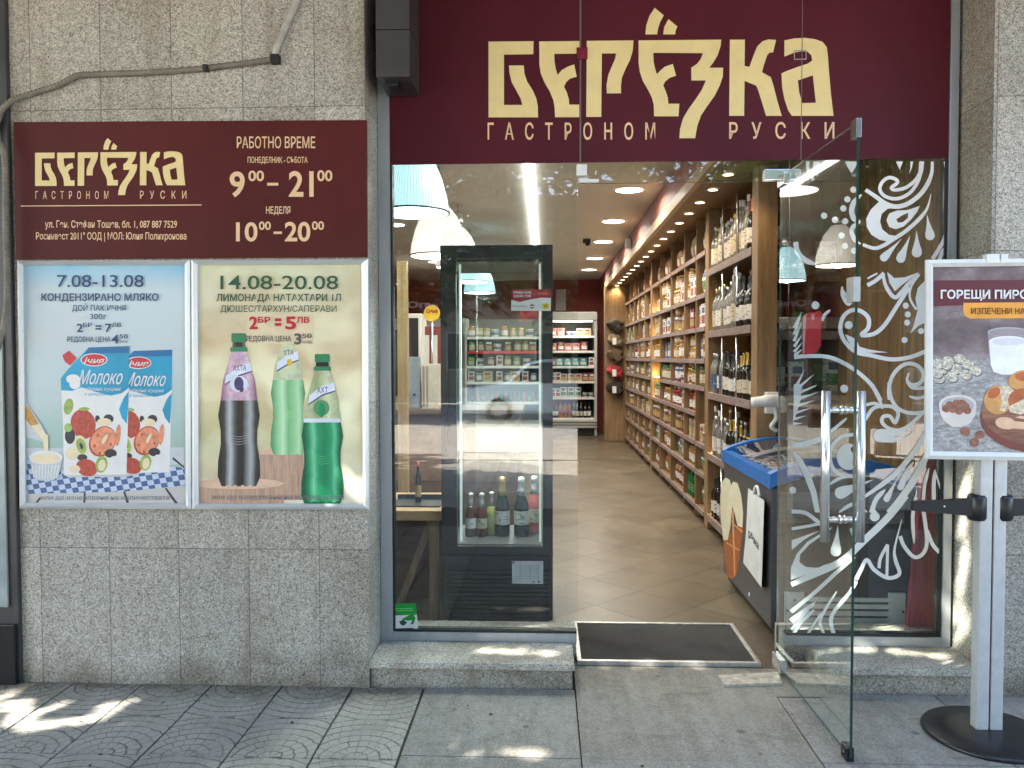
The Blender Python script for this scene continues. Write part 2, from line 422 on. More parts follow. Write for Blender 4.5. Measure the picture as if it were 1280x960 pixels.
# ================================================================ SETTING
ZF = 0.02           # shop floor
YW = 0.28           # outer face of the window glass
def struct(name, mb, mats):
    return tag(mb.build(name, mats), kind='structure')
g = MB(); g.box(-200, 200, -7.5, 0.5, -0.6, -0.012); g.box(-200, 200, -200, -7.5005, -0.6, -0.21); struct('ground', g, M_DIRT)
XB = -0.55; PT = 0.325
M_FAN = fan_tiles('fan_tile', XB, PT)
pv = MB(); rnd = random.Random(3)
for i in range(7):
    for j in range(-9, 0):
        x0 = XB - (i + 1) * PT; y0 = j * PT
        dz = rnd.uniform(-0.0025, 0.002)
        pv.box(x0 + 0.005, x0 + PT - 0.005, y0 + 0.003, y0 + PT - 0.003 - (0.002 if j == -1 else 0), -0.05, dz, 0)
struct('fan_paving', pv, M_FAN)
sb = MB()
xs = [XB + 0.004, 0.135, 1.02, 1.72, 2.6, 3.5]; ys = [-2.92, -2.1, -1.3, -0.62, -0.002]
for a, b in zip(xs, xs[1:]):
    for c, d in zip(ys, ys[1:]):
        top = 0.0015 + rnd.uniform(-0.001, 0.001)
        if a == 0.135 and d == -0.002: continue
        sb.box(a + 0.003, b - 0.003, c + 0.003, d - 0.003, -0.05, top, 0)
struct('slab_paving', sb, M_SLAB)
rp = MB()
rp.add([(0.138, -0.62, 0.001), (1.017, -0.62, 0.001), (1.017, -0.05, 0.006), (0.138, -0.05, 0.006), (0.138, YW - 0.03, 0.014), (1.26, YW - 0.03, 0.014), (1.26, -0.05, 0.006),
        (0.138, -0.62, -0.05), (1.017, -0.62, -0.05)],
       [(0, 1, 2, 3), (3, 2, 6, 5, 4), (0, 7, 8, 1)])
struct('entrance_paving', rp, M_RAMP)
op = MB()
for i in range(-16, 16):
    for j in range(-6, -1):
        op.box(i * 0.62 + 0.004, i * 0.62 + 0.616, -2.93 + (j + 1) * 0.9 - 0.896, -2.93 + (j + 1) * 0.9 - 0.004, -0.06, 0.001 + rnd.uniform(-0.001, 0.001))
struct('outer_pavement', op, M_LIGHTPAVE)
kb = MB(); kb.box(-40, 40, -7.62, -7.45, -0.2, 0.02, bev=0.01); struct('kerb', kb, M_LIGHTPAVE)
rd = MB(); rd.box(-60, 60, -17.5, -7.62, -0.2, -0.11); struct('road', rd, M_LIGHTPAVE)
fp = MB(); fp.box(-60, 60, -26, -17.5, -0.2, 0.0); struct('far_pavement', fp, M_LIGHTPAVE)

# shop room
tile = NT('floor_tile'); p = tile.geo()
v = tile.mapping(p, (1, 1, 1), (0, 0, R(45)))
sp = tile.n('SeparateXYZ', Vector=v)
PTL = 0.42
def ln(c):
    q = tile.math('DIVIDE', c, PTL)
    return tile.math('MULTIPLY', tile.math('ABSOLUTE', tile.math('SUBTRACT', tile.math('FRACT', q), 0.5)), PTL)
dd = tile.math('MINIMUM', ln(sp.outputs[0]), ln(sp.outputs[1]))
grout = tile.math('LESS_THAN', dd, 0.0055)
wn = tile.n('TexWhiteNoise'); tile.set(wn.inputs['Vector'], tile.n('CombineXYZ', X=tile.math('FLOOR', tile.math('ADD', tile.math('DIVIDE', sp.outputs[0], PTL), 0.5)), Y=tile.math('FLOOR', tile.math('ADD', tile.math('DIVIDE', sp.outputs[1], PTL), 0.5))).outputs[0])
bigf = tile.noise(p, 3.0, 6.0, 0.65)
c = tile.ramp(tile.math('ADD', tile.math('MULTIPLY', bigf, 0.75), tile.math('MULTIPLY', wn.outputs[0], 0.25)), [(0.3, (0.082, 0.063, 0.040)), (0.7, (0.14, 0.110, 0.072))])
c = tile.mix(tile.math('MULTIPLY', grout, 0.95), c, (0.04, 0.03, 0.02))
tile.base(c); tile.rough(tile.math('ADD', tile.math('MULTIPLY', tile.noise(p, 2.5, 5.0, .65), 0.30), 0.20)); tile.bump(tile.math('SUBTRACT', tile.math('MULTIPLY', bigf, 0.1), grout), 0.2, 0.002)
fl = MB(); fl.box(-3.2, 2.3, YW - 0.028, 12.6, -0.05, ZF - 0.004); struct('shop_floor', fl, tile.m)
M_CEIL = M('ceiling_paint', (0.72, 0.72, 0.67), 0.8, var=0.03, scale=2)
M_REDWALL = M('red_wall_paint', (0.32, 0.055, 0.04), 0.65, var=0.08, scale=2)
M_GREYWALL = M('grey_wall_paint', (0.30, 0.27, 0.24), 0.7, var=0.08, scale=2)
ce = MB(); ce.box(-3.2, 2.3, YW + 0.06, 12.6, 3.05, 3.2); struct('shop_ceiling', ce, M_CEIL)
bw = MB(); bw.box(-3.2, 2.3, 12.5, 12.7, -0.05, 3.2); struct('back_wall', bw, M_REDWALL)
lw = MB(); lw.box(-3.4, -3.2, YW + 0.06, 12.6, -0.05, 3.2); struct('left_wall', lw, M_REDWALL)
rw = MB(); rw.box(2.0, 2.3, YW + 0.06, 12.6, -0.05, 3.2); struct('right_wall', rw, M_GREYWALL)

# ================================================================ FACADE (one building: walls, pier, sills, slab)
bd = thing('shop_building', 'grey speckled granite shopfront wall and pier around the shop window and door', 'building', (0, 0.3, 0))
a = MB(); a.box(onY(17, 240, 0).x - 0.005, -0.80, 0.0, 0.34, -0.03, 3.45); a.build('granite_wall', MG, bd)
a = MB(); a.box(1.935, 4.6, 0.0, 0.34, -0.03, 3.45); a.build('granite_pier', MGp, bd)
a = MB(); a.box(-0.80, 1.935, 0.05, 0.60, 3.26, 3.45); a.build('lintel', MG, bd)
a = MB(); a.box(-8, 9, -1.12, 0.6, 3.452, 3.75); a.box(-8, 9, -1.12, -1.02, 3.7505, 4.6); a.build('upper_slab', M('painted_concrete', (0.42, 0.40, 0.37), 0.8), bd)
a = MB(); a.box(-8, -2.752, 0.0, 0.34, -0.03, 3.45); a.build('neighbour_wall', MG, bd)
def sill(x0, x1, name):
    q = MB(); q.box(x0, x1, -0.014, YW + 0.10, 0.092, 0.122, bev=0.003); o = q.build(name, MGs, bd)
    q = MB(); q.box(x0 + 0.002, x1 - 0.008, 0.014, YW + 0.06, -0.03, 0.0915); q.build('sill_riser', MGr, o)
sill(-0.797, 0.132, 'window_sill'); sill(1.262, 1.932, 'window_sill')

# dark neighbouring door frame at the left edge
nd = thing('neighbour_door', 'black metal door with a pale narrow pane beside the granite wall', 'door', (-2.55, 0, 0))
NX = onY(17, 240, 0).x - 0.006
a = MB(); a.box(-2.85, NX, -0.02, 0.2, 0.0, 3.42, bev=0.006); a.build('door_frame', M_DKGREY, nd)
a = MB(); a.box(-2.76, NX - 0.045, -0.032, -0.021, 0.36, 1.62); a.build('glass_pane', M('frosted_pane', (0.34, 0.38, 0.37), 0.2, var=0.3, scale=4), nd)
a = MB(); a.box(-2.80, NX - 0.01, -0.04, -0.0205, 0.0, 0.28, bev=0.004); a.build('kick_plate', M_BLKMET, nd)

# corrugated conduit on the wall
def conduit(name, label, pts, r, mat, y=0.0):
    c = spline([onY(px, py, y - r) for px, py in pts], 60)
    rs = [r * (1.0 if (i // 2) % 2 else 0.86) for i in range(len(c))]
    q = MB(); q.tube(c, rs, 10); o = q.build(name, mat); return tag(o, label, 'cable')
M_COND = M('grey_brown_conduit', (0.19, 0.165, 0.13), 0.65, var=0.3, scale=15)
M_CONDL = M('pale_conduit', (0.38, 0.36, 0.32), 0.6, var=0.3, scale=15)
q = thing('wall_conduit', 'ribbed grey cable conduit running across the granite above the maroon hours sign', 'cable', onY(180, 95, 0))
c = spline([onY(px, py, -0.013 if px > 20 else -0.036) for px, py in [(-12, 190), (-2, 148), (12, 128), (40, 117), (72, 107), (96, 95), (120, 93), (180, 91), (240, 87), (300, 80), (344, 74)]], 26)
m_ = MB(); m_.tube(c, [0.0145 * (1.0 if (i // 2) % 2 else 0.84) for i in range(len(c))], 10); m_.build('ribbed_hose', M_COND, q)
c = spline([onY(px, py, -0.015) for px, py in [(345, 72), (345, 62), (352, 45), (362, 22), (374, -6), (392, -50)]], 8)
m_ = MB(); m_.tube(c, 0.0155, 12); m_.build('smooth_pipe', M_CONDL, q)
for (px, py), (dx, dz) in (((346, 76), (0.02, 0.02)), ((260, 87), (0.012, 0.014))):
    m_ = MB(); k = onY(px, py, 0); m_.box(k.x - dx, k.x + dx, -0.034, 0.0, k.z - dz, k.z + dz, bev=0.006); m_.build('clamp', M_BLACK, q)
conduit('wall_conduit', 'ribbed cable conduit hanging down over the black neighbouring door', [(-6, 150), (-2, 175), (6, 200), (7, 280), (9, 360), (6, 400), (-4, 440)], 0.014, M_COND, -0.06)

# ================================================================ LEFT MAROON SIGN
LOGO = {}
def c1(l): return [(600 + x * .1875, y * .1875) for x, y in l]
def c2(l): return [(820 + x * .1875, y * .1875) for x, y in l]
LOGO['b'] = [c1([(57,278),(357,275),(355,362),(160,365),(160,700),(282,700),(272,660),(240,600),(212,550),(197,490),(193,437),(292,437),(296,490),(315,545),(350,600),(375,655),(385,705),(387,783),(57,783)])]
LOGO['e'] = [c1([(395,277),(663,274),(663,358),(495,360),(497,410),(505,460),(517,500),(545,468),(585,445),(628,430),(645,512),(600,525),(575,548),(560,578),(580,620),(592,660),(595,698),(662,698),(662,782),(500,782),(498,720),(490,670),(465,610),(430,550),(405,490),(396,430)])]
LOGO['r'] = [c1([(712,273),(1023,270),(1018,340),(1000,400),(970,460),(945,520),(940,570),(940,623),(845,623),(843,570),(855,500),(880,440),(900,395),(908,357),(812,357),(808,780),(708,780)])]
LOGO['z'] = [c1([(1057,270)]) + c2([(435,265),(430,310),(410,370),(380,420),(355,452),(447,452),(445,510),(425,570),(390,640),(340,710),(300,770),(275,840),(260,922),(155,922),(160,860),(180,790),(215,730),(265,660),(305,600),(332,537),(235,537),(235,452),(275,425),(300,390),(312,355)]) + c1([(1155,353),(1157,410),(1165,450),(1178,495),(1205,468)]) + c2([(60,445),(112,427),(133,505),(90,520),(60,545),(48,570),(65,610),(78,650),(82,692),(155,692),(150,776)]) + c1([(1160,776),(1158,700),(1145,650),(1120,600),(1085,540),(1065,480),(1057,420)])]
LOGO['d1'] = [c1([(1165,53),(1225,103),(1200,150),(1187,190),(1180,230),(1102,230),(1108,170),(1130,105)])]
LOGO['d2'] = [c2([(83,128),(143,178),(130,205),(127,230),(47,230),(55,180)])]
LOGO['k'] = [c2([(492,265),(592,265),(590,440),(622,447),(650,370),(675,310),(710,275),(750,263),(800,267),(780,350),(755,352),(740,370),(720,430),(706,482),(765,515),(785,580),(810,680),(838,773),(733,773),(705,680),(680,600),(668,572),(590,540),(587,773),(487,773)])]
LOGO['a'] = [c2([(855,270),(920,257),(990,253),(1060,262),(1110,280),(1138,315),(1145,370),(1152,470),(1165,620),(1183,773),(905,773),(880,735),(855,660),(840,580),(836,490),(880,470),(950,445),(1010,425),(1040,405),(1035,370),(1010,345),(970,342),(920,352),(855,378)]), c2([(945,537),(1045,503),(1065,685),(975,688),(955,620)])]
def logo(mb, f, tf=lambda p: p, mi=0):
    for k, loops in LOGO.items(): mb.flat([[tf(p) for p in l] for l in loops], f, mi, 0.0015)

def quadbox(mb, px, y0, y1, mi=0):      # solid between the plane y0 and y1 with the outline px seen on plane y0
    pts = [onY(u, v, y0) for u, v in px]
    n = len(pts); a = [Vector((p.x, y0, p.z)) for p in pts]; b = [Vector((p.x, y1, p.z)) for p in pts]
    mb.add(a + b, [tuple(range(n)), tuple(reversed(range(n, 2 * n)))] + [(i, (i + 1) % n, n + (i + 1) % n, n + i) for i in range(n)], mi)
sg = thing('wall_sign', 'wide maroon sign with gold shop name and opening hours on the granite wall', 'sign', onY(238, 236, 0))
a = MB(); quadbox(a, [(17, 152.5), (458, 150), (459, 321), (20, 324)], -0.018, 0.0); a.build('sign_panel', M_MAROON2, sg)
F = planeY(-0.0185)
a = MB(); logo(a, F, lambda p: (44.1 + (p[0] - 610.7) * .4354, 190.8 + (p[1] - 51.5) * .4375)); a.build('shop_logo', M_GOLD, sg)
a = MB()
text(a, 'ГАСТРОНОМ', 44.3, 135.5, 238.8, 248.6, F, sp=2.6, bold=.005); text(a, 'РУСКИ', 175, 233, 238.4, 248.2, F, sp=2.6, bold=.005)
text(a, 'РАБОТНО ВРЕМЕ', 296, 394, 170.6, 185, F, bold=.01); text(a, 'ПОНЕДЕЛНИК - СЪБОТА', 309.5, 384.5, 196, 203.5, F, bold=.012)
for s_, x0, x1, y0, y1 in [('9', 287, 306, 212.6, 245), ('00', 310.5, 330, 212.6, 226), ('21', 361, 392, 212, 245), ('00', 396.5, 415.5, 212, 226), ('10', 295, 322, 276.5, 301), ('00', 323.6, 338.6, 276.3, 287), ('20', 356, 388, 276, 301), ('00', 390, 405, 276, 287)]:
    text(a, s_, x0, x1, y0, y1, F, bold=.022)
for x0, x1, y0, y1 in [(334, 348, 228.5, 232), (342, 352.5, 289.5, 292.5)]: a.flat([(x0, y0), (x1, y0), (x1, y1), (x0, y1)], F, 0, 0.001)
text(a, 'НЕДЕЛЯ', 332.5, 363, 258, 267, F, bold=.015)
text(a, 'ул. Ген. Стефан Тошев, бл. 1, 087 887 7529', 56.3, 221.3, 275.5, 284.5, F, bold=.012)
text(a, 'Росинвест 2011" ООД | МОЛ: Юлия Полихронова', 45, 233, 290.3, 299.3, F, bold=.012)
a.flat([(26, 257), (252, 255.6), (252, 256.8), (26, 258.2)], F, 0, 0.001)
a.build('sign_lettering', M_PEACH, sg)

# ================================================================ POSTER FRAMES
def poster_mat(name, stops, cloud=0.12, zr=(0.8, 1.95), tint=None, blobs=None, glow=None):
    n = NT(name); p = n.geo(); s_ = n.n('SeparateXYZ', Vector=p)
    t = n.math('DIVIDE', n.math('SUBTRACT', s_.outputs[2], zr[0]), zr[1] - zr[0])
    t = n.math('ADD', t, n.math('MULTIPLY', n.math('SUBTRACT', n.noise(p, 4.0, 5.0), 0.5), cloud))
    c = n.ramp(t, stops)
    if blobs:
        vn = n.n('TexVoronoi'); n.set(vn.inputs['Vector'], p); vn.inputs['Scale'].default_value = 7.0; vn.feature = 'SMOOTH_F1'
        c = n.mix(n.ramp(vn.outputs['Distance'], [(0.05, (0.6, 0.6, 0.6)), (0.5, (0, 0, 0))]), c, blobs)
    if tint:
        c = n.mix(n.ramp(n.noise(n.mapping(p, (1, 1, 1.6)), 3.0, 4.0), [(0.45, (0, 0, 0)), (0.75, (0.8, 0.8, 0.8))]), c, tint)
    if glow:
        bk = n.ramp(t, [(.22, (.25, .25, .25)), (.38, (1, 1, 1)), (.55, (.8, .8, .8)), (.85, (.2, .2, .2))])
        c = n.mix(n.mix(1.0, bk, n.ramp(n.noise(n.mapping(p, (1, 1, 1.3)), 4.0, 1.0), [(.44, (0, 0, 0)), (.60, (1, 1, 1))]), 'MULTIPLY'), c, glow)
    n.base(c); n.rough(0.45); return n.m
def frame(label, o4, i4, ysheet=-0.008, yf=-0.028):
    t = thing('framed_poster', label, 'poster', onY(sum(p[0] for p in o4) / 4, sum(p[1] for p in o4) / 4, 0))
    q = MB(); n = 4
    O = [onY(u, v, yf) for u, v in o4]; I = [onY(u, v, yf) for u, v in i4]
    Mid = [(a * 0.55 + b * 0.45) for a, b in zip(O, I)]
    def at(l, y): return [Vector((p.x, y, p.z)) for p in l]
    rings = [at(O, 0.0), at(O, yf + 0.008), at(Mid, yf), at(I, yf + 0.010), at(I, ysheet)]
    vs = [p for r_ in rings for p in r_]
    q.add(vs, [(k * n + i, k * n + (i + 1) % n, (k + 1) * n + (i + 1) % n, (k + 1) * n + i) for k in range(4) for i in range(n)], 0)
    q.build('snap_frame', M_ALUW, t); return t
def sheet(t, i4, mat, y=-0.008):
    q = MB(); quadbox(q, [(u + du, v + dv) for (u, v), (du, dv) in zip(i4, ((-2, -2), (2, -2), (2, 2), (-2, 2)))], y, y + 0.002); return q.build('poster_sheet', mat, t)
FP = planeY(-0.0085)
I1 = [(27, 331), (229.5, 330.5), (231, 630), (30, 629)]
I2 = [(245.5, 330.5), (451.5, 330), (453, 630.5), (247, 630)]
p1 = frame('silver framed poster of condensed milk pouches with berries', [(20, 325.5), (236.5, 324.5), (238, 637), (23, 636)], I1)
sheet(p1, I1, poster_mat('milk_poster_print', [(0.0, (0.55, 0.52, 0.50)), (0.14, (0.55, 0.53, 0.50)), (0.16, (0.30, 0.42, 0.33)), (0.27, (0.36, 0.50, 0.46)), (0.5, (0.48, 0.60, 0.62)), (0.72, (0.56, 0.65, 0.70)), (0.88, (0.58, 0.68, 0.74)), (1.0, (0.22, 0.53, 0.72))], 0.1, (0.83, 1.93), (0.60, 0.63, 0.66)))
def q1(l): return [(15 + x * .2291, 420 + y * .2291) for x, y in l]
PM = [M('print_blue', S(18, 150, 190), .45, var=.15, scale=5), M('print_deep_blue', S(10, 105, 160), .45), M('print_white', S(228, 226, 226), .45, var=.04), M('print_red', S(196, 40, 52), .45, var=.2, scale=30),
      M('print_berry_red', S(178, 66, 50), .45, var=.3, scale=60), M('print_peach', S(222, 140, 105), .45, var=.25, scale=40), M('print_black', S(34, 32, 42), .45, var=.5, scale=60), M('print_leaf', S(150, 175, 90), .45, var=.25, scale=30),
      M('print_cream', S(232, 214, 178), .45, var=.06, scale=20), M('print_amber', S(196, 140, 60), .45, var=.3, scale=30), M('print_grey', S(120, 124, 130), .45), M('print_plank_gap', S(60, 58, 60), .6), M('print_pale_grey', S(196, 200, 206), .45, var=.08)]
BL, DB, WH, RD, BR, PE, BK, LF, CR, AM, GY, GAP, PG = range(13)
gn = NT('gingham_print'); gp = gn.geo(); 
ck = gn.n('TexChecker'); gn.set(ck.inputs['Vector'], gn.mapping(gp, (1, 1, 1.25), (0, R(12), 0))); ck.inputs['Scale'].default_value = 34.0
ck.inputs['Color1'].default_value = (*S(40, 70, 125), 1); ck.inputs['Color2'].default_value = (*S(215, 222, 235), 1)
gn.base(gn.mix(gn.math('MULTIPLY', gn.noise(gp, 30.0, 2.0), 0.6), ck.outputs[0], S(110, 140, 185))); gn.rough(.5)
PM.append(gn.m); GH = 13
a = MB()
def fl_(l, mi): a.flat(q1(l), FP, mi)
def el_(x, y, rx, ry, mi, rot=0.0): a.ell(15 + x * .2291, 420 + y * .2291, rx * .2291, ry * .2291, FP, mi, 20, rot)
fl_([(55, 612), (940, 608), (940, 700), (60, 720)], PG)                         # table edge
for l in ([(150, 880), (160, 880), (140, 912), (125, 912)], [(392, 855), (402, 855), (400, 912), (388, 912)], [(605, 845), (616, 845), (640, 912), (625, 912)], [(832, 830), (845, 830), (905, 912), (888, 912)], [(880, 660), (940, 712), (940, 722), (875, 672)]): fl_(l, GAP)
fl_([(60, 690), (90, 665), (140, 700), (280, 740), (300, 770), (620, 768), (880, 712), (942, 722), (945, 815), (600, 850), (65, 862)], GH)
def pouch(dx, dy, k, full):
    T = lambda l: [(dx + x * k, dy + y * k) for x, y in l]
    E = lambda x, y, rx, ry, mi, rot=0.0: el_(dx + x * k, dy + y * k, rx * k, ry * k, mi, rot)
    if full: fl_(T([(275, 105), (312, 80), (352, 120), (318, 160), (290, 140)]), RD)
    fl_(T([(268, 230), (300, 190), (420, 62), (642, 55), (636, 400), (626, 755), (285, 760), (280, 500), (270, 300)]), WH)
    fl_(T([(268, 230), (300, 190), (420, 62), (642, 55), (638, 285), (600, 312), (540, 325), (440, 300), (380, 280), (330, 300), (270, 296)]), BL)
    fl_(T([(420, 62), (642, 55), (641, 92), (398, 96)]), DB)
    fl_(T([(638, 290), (606, 345), (585, 400), (600, 445), (628, 480), (634, 400)]), BL)
    fl_(T([(640, 280), (600, 318), (575, 380), (590, 385), (612, 335), (640, 300)]), WH)
    E(335, 235, 38, 26, WH); E(345, 262, 30, 28, WH)
    E(310, 385, 26, 45, LF, .2)
    E(390, 480, 68, 82, BR, -.25); E(396, 398, 30, 10, LF); E(318, 545, 28, 44, BK); E(308, 500, 22, 24, LF)
    E(528, 452, 28, 25, BK); E(468, 452, 13, 20, BK); E(505, 470, 40, 22, CR)
    E(495, 575, 70, 88, BR, .5); E(498, 573, 64, 80, PE, .5); E(508, 562, 9, 30, CR, .5); E(452, 600, 7, 9, BR); E(480, 640, 7, 9, BR); E(540, 590, 6, 9, BR); E(470, 540, 6, 8, BR)
    E(380, 598, 36, 58, CR, -.3); E(380, 600, 26, 44, LF, -.3); E(380, 600, 9, 18, BK, -.3); E(580, 540, 14, 60, PE, .1)
    E(540, 640, 34, 24, BK); E(385, 662, 28, 18, BK); E(330, 640, 36, 36, CR); E(410, 718, 60, 46, BR, .3); E(345, 725, 30, 22, CR); E(490, 700, 32, 46, LF, .2); E(492, 705, 20, 32, CR, .2); E(560, 690, 30, 36, WH)
    E(450, 130, 74, 36, WH); E(450, 130, 68, 31, RD)
    P = lambda x, y: (15 + (dx + x * k) * .2291, 420 + (dy + y * k) * .2291)
    x0, y0 = P(395, 118); x1, y1 = P(508, 148); text(a, 'ічня', x0, x1, y0, y1, FP, WH, .02, shear=.3)
    x0, y0 = P(365, 185); x1, y1 = P(606, 262); text(a, 'Молоко', x0, x1, y0, y1, FP, WH, .005, shear=.45)
    x0, y0 = P(375, 278); x1, y1 = P(595, 298); text(a, 'незбиране згущене', x0, x1, y0, y1, FP, WH, .0, shear=.4)
    x0, y0 = P(395, 308); x1, y1 = P(525, 324); text(a, 'з цукром', x0, x1, y0, y1, FP, BL, .0, shear=.4)
pouch(262, 22, .955, False); pouch(0, 0, 1.0, True)
fl_([(60, 365), (85, 368), (160, 480), (195, 545), (170, 575), (60, 545)], PG); fl_([(66, 395), (90, 385), (150, 480), (105, 490), (70, 445)], AM); fl_([(105, 490), (150, 482), (190, 545), (165, 560)], CR)
fl_([(168, 540), (200, 535), (200, 640), (205, 690), (170, 690), (178, 620)], CR)
fl_([(97, 660), (280, 660), (255, 770), (225, 788), (150, 788), (120, 770)], PG); el_(188, 662, 92, 38, WH); el_(188, 668, 78, 28, CR)
for k in range(9): fl_([(112 + k * 18, 705), (117 + k * 18, 707), (125 + k * 15, 775), (121 + k * 15, 775)], WH)
a.build('poster_picture', PM, p1)
a = MB()
for s_, x0, x1, y0, y1, b in [('7.08-13.08', 72, 180, 343, 358.7, .004), ('КОНДЕНЗИРАНО МЛЯКО', 52.5, 198.7, 366.8, 376, .018), ('ДОЙ ПАК ИЧНЯ', 91, 158, 381.3, 388.4, .008), ('300г', 113, 134, 392, 399, 0), ('2', 96.4, 104, 404, 415, .015), ('БР', 104.6, 115.5, 403.5, 408.6, .01), ('=', 120, 127.5, 403, 415, .02), ('7', 132, 140, 404, 415, .015), ('ЛВ', 140.6, 152, 403.5, 408.6, .01), ('РЕДОВНА ЦЕНА', 84.7, 138.7, 420.8, 427.2, .012), ('4', 140, 149, 418, 429, .03), ('50', 150, 160.5, 417.6, 423, .01), ('лв/бр', 150, 160.5, 425.4, 428.2, 0)]:
    text(a, s_, x0, x1, y0, y1, FP, 0, b, off=0.0046)
text(a, 'или до изчерпване на количествата', 52, 212, 618.5, 624.5, FP, 1, 0, off=0.0046)
a.build('poster_lettering', [M_NAVY, PM[GY]], p1)

p2 = frame('silver framed poster of three lemonade bottles on wooden blocks', [(237.5, 324.5), (459.5, 323.5), (460.5, 637.5), (239, 637)], I2)
sheet(p2, I2, poster_mat('lemonade_poster_print', [(0.0, (0.72, 0.66, 0.54)), (0.12, (0.60, 0.58, 0.42)), (0.3, (0.58, 0.52, 0.28)), (0.45, (0.76, 0.66, 0.40)), (0.65, (0.68, 0.53, 0.32)), (0.85, (0.74, 0.68, 0.50)), (1.0, (0.66, 0.68, 0.46))], 0.22, (0.83, 1.93), (0.50, 0.36, 0.19), (0.85, 0.78, 0.50), (0.95, 0.90, 0.62)))
def q2(l): return [(235 + x * .25, 400 + y * .25) for x, y in l]
LM = [wood('print_stump', (0.45, 0.27, 0.19), (0.62, 0.42, 0.30), 'Z', scale=3), M('print_stump_top', S(222, 186, 160), .5, var=.1, scale=30), M('print_cap_green', S(52, 130, 88), .5, var=.1), M('print_bottle_black', S(36, 30, 30), .35), M('print_bottle_shine', S(172, 182, 182), .4, var=.15),
      M('print_bottle_grey', S(92, 90, 90), .4, var=.15), M('print_pale_green', S(128, 190, 132), .4, var=.12, scale=8), M('print_pale_shine', S(176, 226, 176), .4), M('print_green', S(12, 140, 88), .4, var=.12, scale=8), M('print_green_shine', S(92, 190, 138), .4), M('print_deep_green', S(8, 92, 58), .4),
      M('print_pink', S(206, 166, 186), .45, var=.35, scale=45), M('print_label_white', S(222, 226, 240), .45), M('print_violet', S(70, 62, 110), .5, var=.3, scale=60), M('print_lime_label', S(190, 205, 150), .45, var=.2, scale=30), M('print_patch', S(226, 206, 170), .45), M('print_bokeh', S(250, 236, 170), .45), M('print_orange', S(230, 180, 60), .45)]
def photo_print(name, cx, w, stops, wob=.06, mott=0.0):
    n = NT(name); p = n.geo(); xa = onY(235 + (cx - w) * .25, 480, -.0085).x; xb = onY(235 + (cx + w) * .25, 480, -.0085).x
    x = n.n('SeparateXYZ', Vector=p).outputs[0]
    u = n.math('ADD', n.math('DIVIDE', n.math('SUBTRACT', x, xa), xb - xa), n.math('MULTIPLY', n.math('SUBTRACT', n.noise(n.mapping(p, (3, 3, 9)), 1.0, 2.0), .5), wob))
    c = n.ramp(u, stops)
    if mott: c = n.mix(n.math('MULTIPLY', n.ramp(n.noise(p, 60.0, 4.0, .6), [(.45, (0, 0, 0)), (.62, (1, 1, 1))]), mott), c, (.30, .26, .36))
    n.base(c); n.rough(.4); return n.m
K_ = lambda *v: [(p_, S(*c_)) for p_, c_ in v]
LM[3] = photo_print('print_cola', 255, 104, K_((.04, (22, 18, 18)), (.14, (52, 48, 48)), (.27, (186, 190, 192)), (.37, (96, 92, 92)), (.45, (34, 26, 26)), (.58, (30, 24, 24)), (.66, (120, 118, 118)), (.76, (170, 174, 176)), (.88, (60, 56, 56)), (.97, (20, 17, 17))), .1)
LM[6] = photo_print('print_pale_lemonade', 500, 86, K_((.04, (92, 152, 104)), (.2, (150, 208, 156)), (.34, (196, 232, 190)), (.5, (120, 186, 128)), (.66, (150, 206, 150)), (.8, (180, 224, 176)), (.97, (84, 146, 98))), .12)
LM[8] = photo_print('print_tarragon', 672, 104, K_((.04, (4, 84, 52)), (.15, (20, 140, 92)), (.27, (112, 202, 156)), (.38, (24, 150, 98)), (.55, (6, 128, 80)), (.70, (30, 152, 102)), (.78, (96, 192, 146)), (.88, (14, 128, 82)), (.97, (2, 76, 46))), .12)
LM[11] = photo_print('print_grape_label', 255, 92, K_((.05, (150, 96, 122)), (.25, (226, 190, 208)), (.5, (206, 160, 184)), (.75, (228, 196, 212)), (.95, (140, 92, 116))), .15, .5)
LM[14] = photo_print('print_herb_label', 600, 190, K_((.0, (186, 198, 150)), (.25, (214, 222, 184)), (.5, (186, 196, 150)), (.62, (150, 168, 110)), (.75, (216, 222, 180)), (.95, (140, 160, 104))), .15, .35)
a = MB()
def fl_(l, mi): a.flat(q2(l), FP, mi)
def el_(x, y, rx, ry, mi, rot=0.0): a.ell(235 + x * .25, 400 + y * .25, rx * .25, ry * .25, FP, mi, 22, rot)
def sym(cx, prof, mi): fl_([(cx - w, y) for y, w in prof] + [(cx + w, y) for y, w in reversed(prof)], mi)
fl_([(350, 655), (575, 645), (575, 900), (350, 900)], 0); fl_([(350, 655), (420, 640), (575, 635), (575, 668), (470, 675), (360, 672)], 1)
fl_([(49, 820), (484, 818), (480, 922), (49, 922)], 0); fl_([(49, 806), (120, 796), (220, 791), (320, 792), (430, 800), (484, 816), (450, 832), (370, 842), (250, 846), (130, 842), (49, 834)], 1)
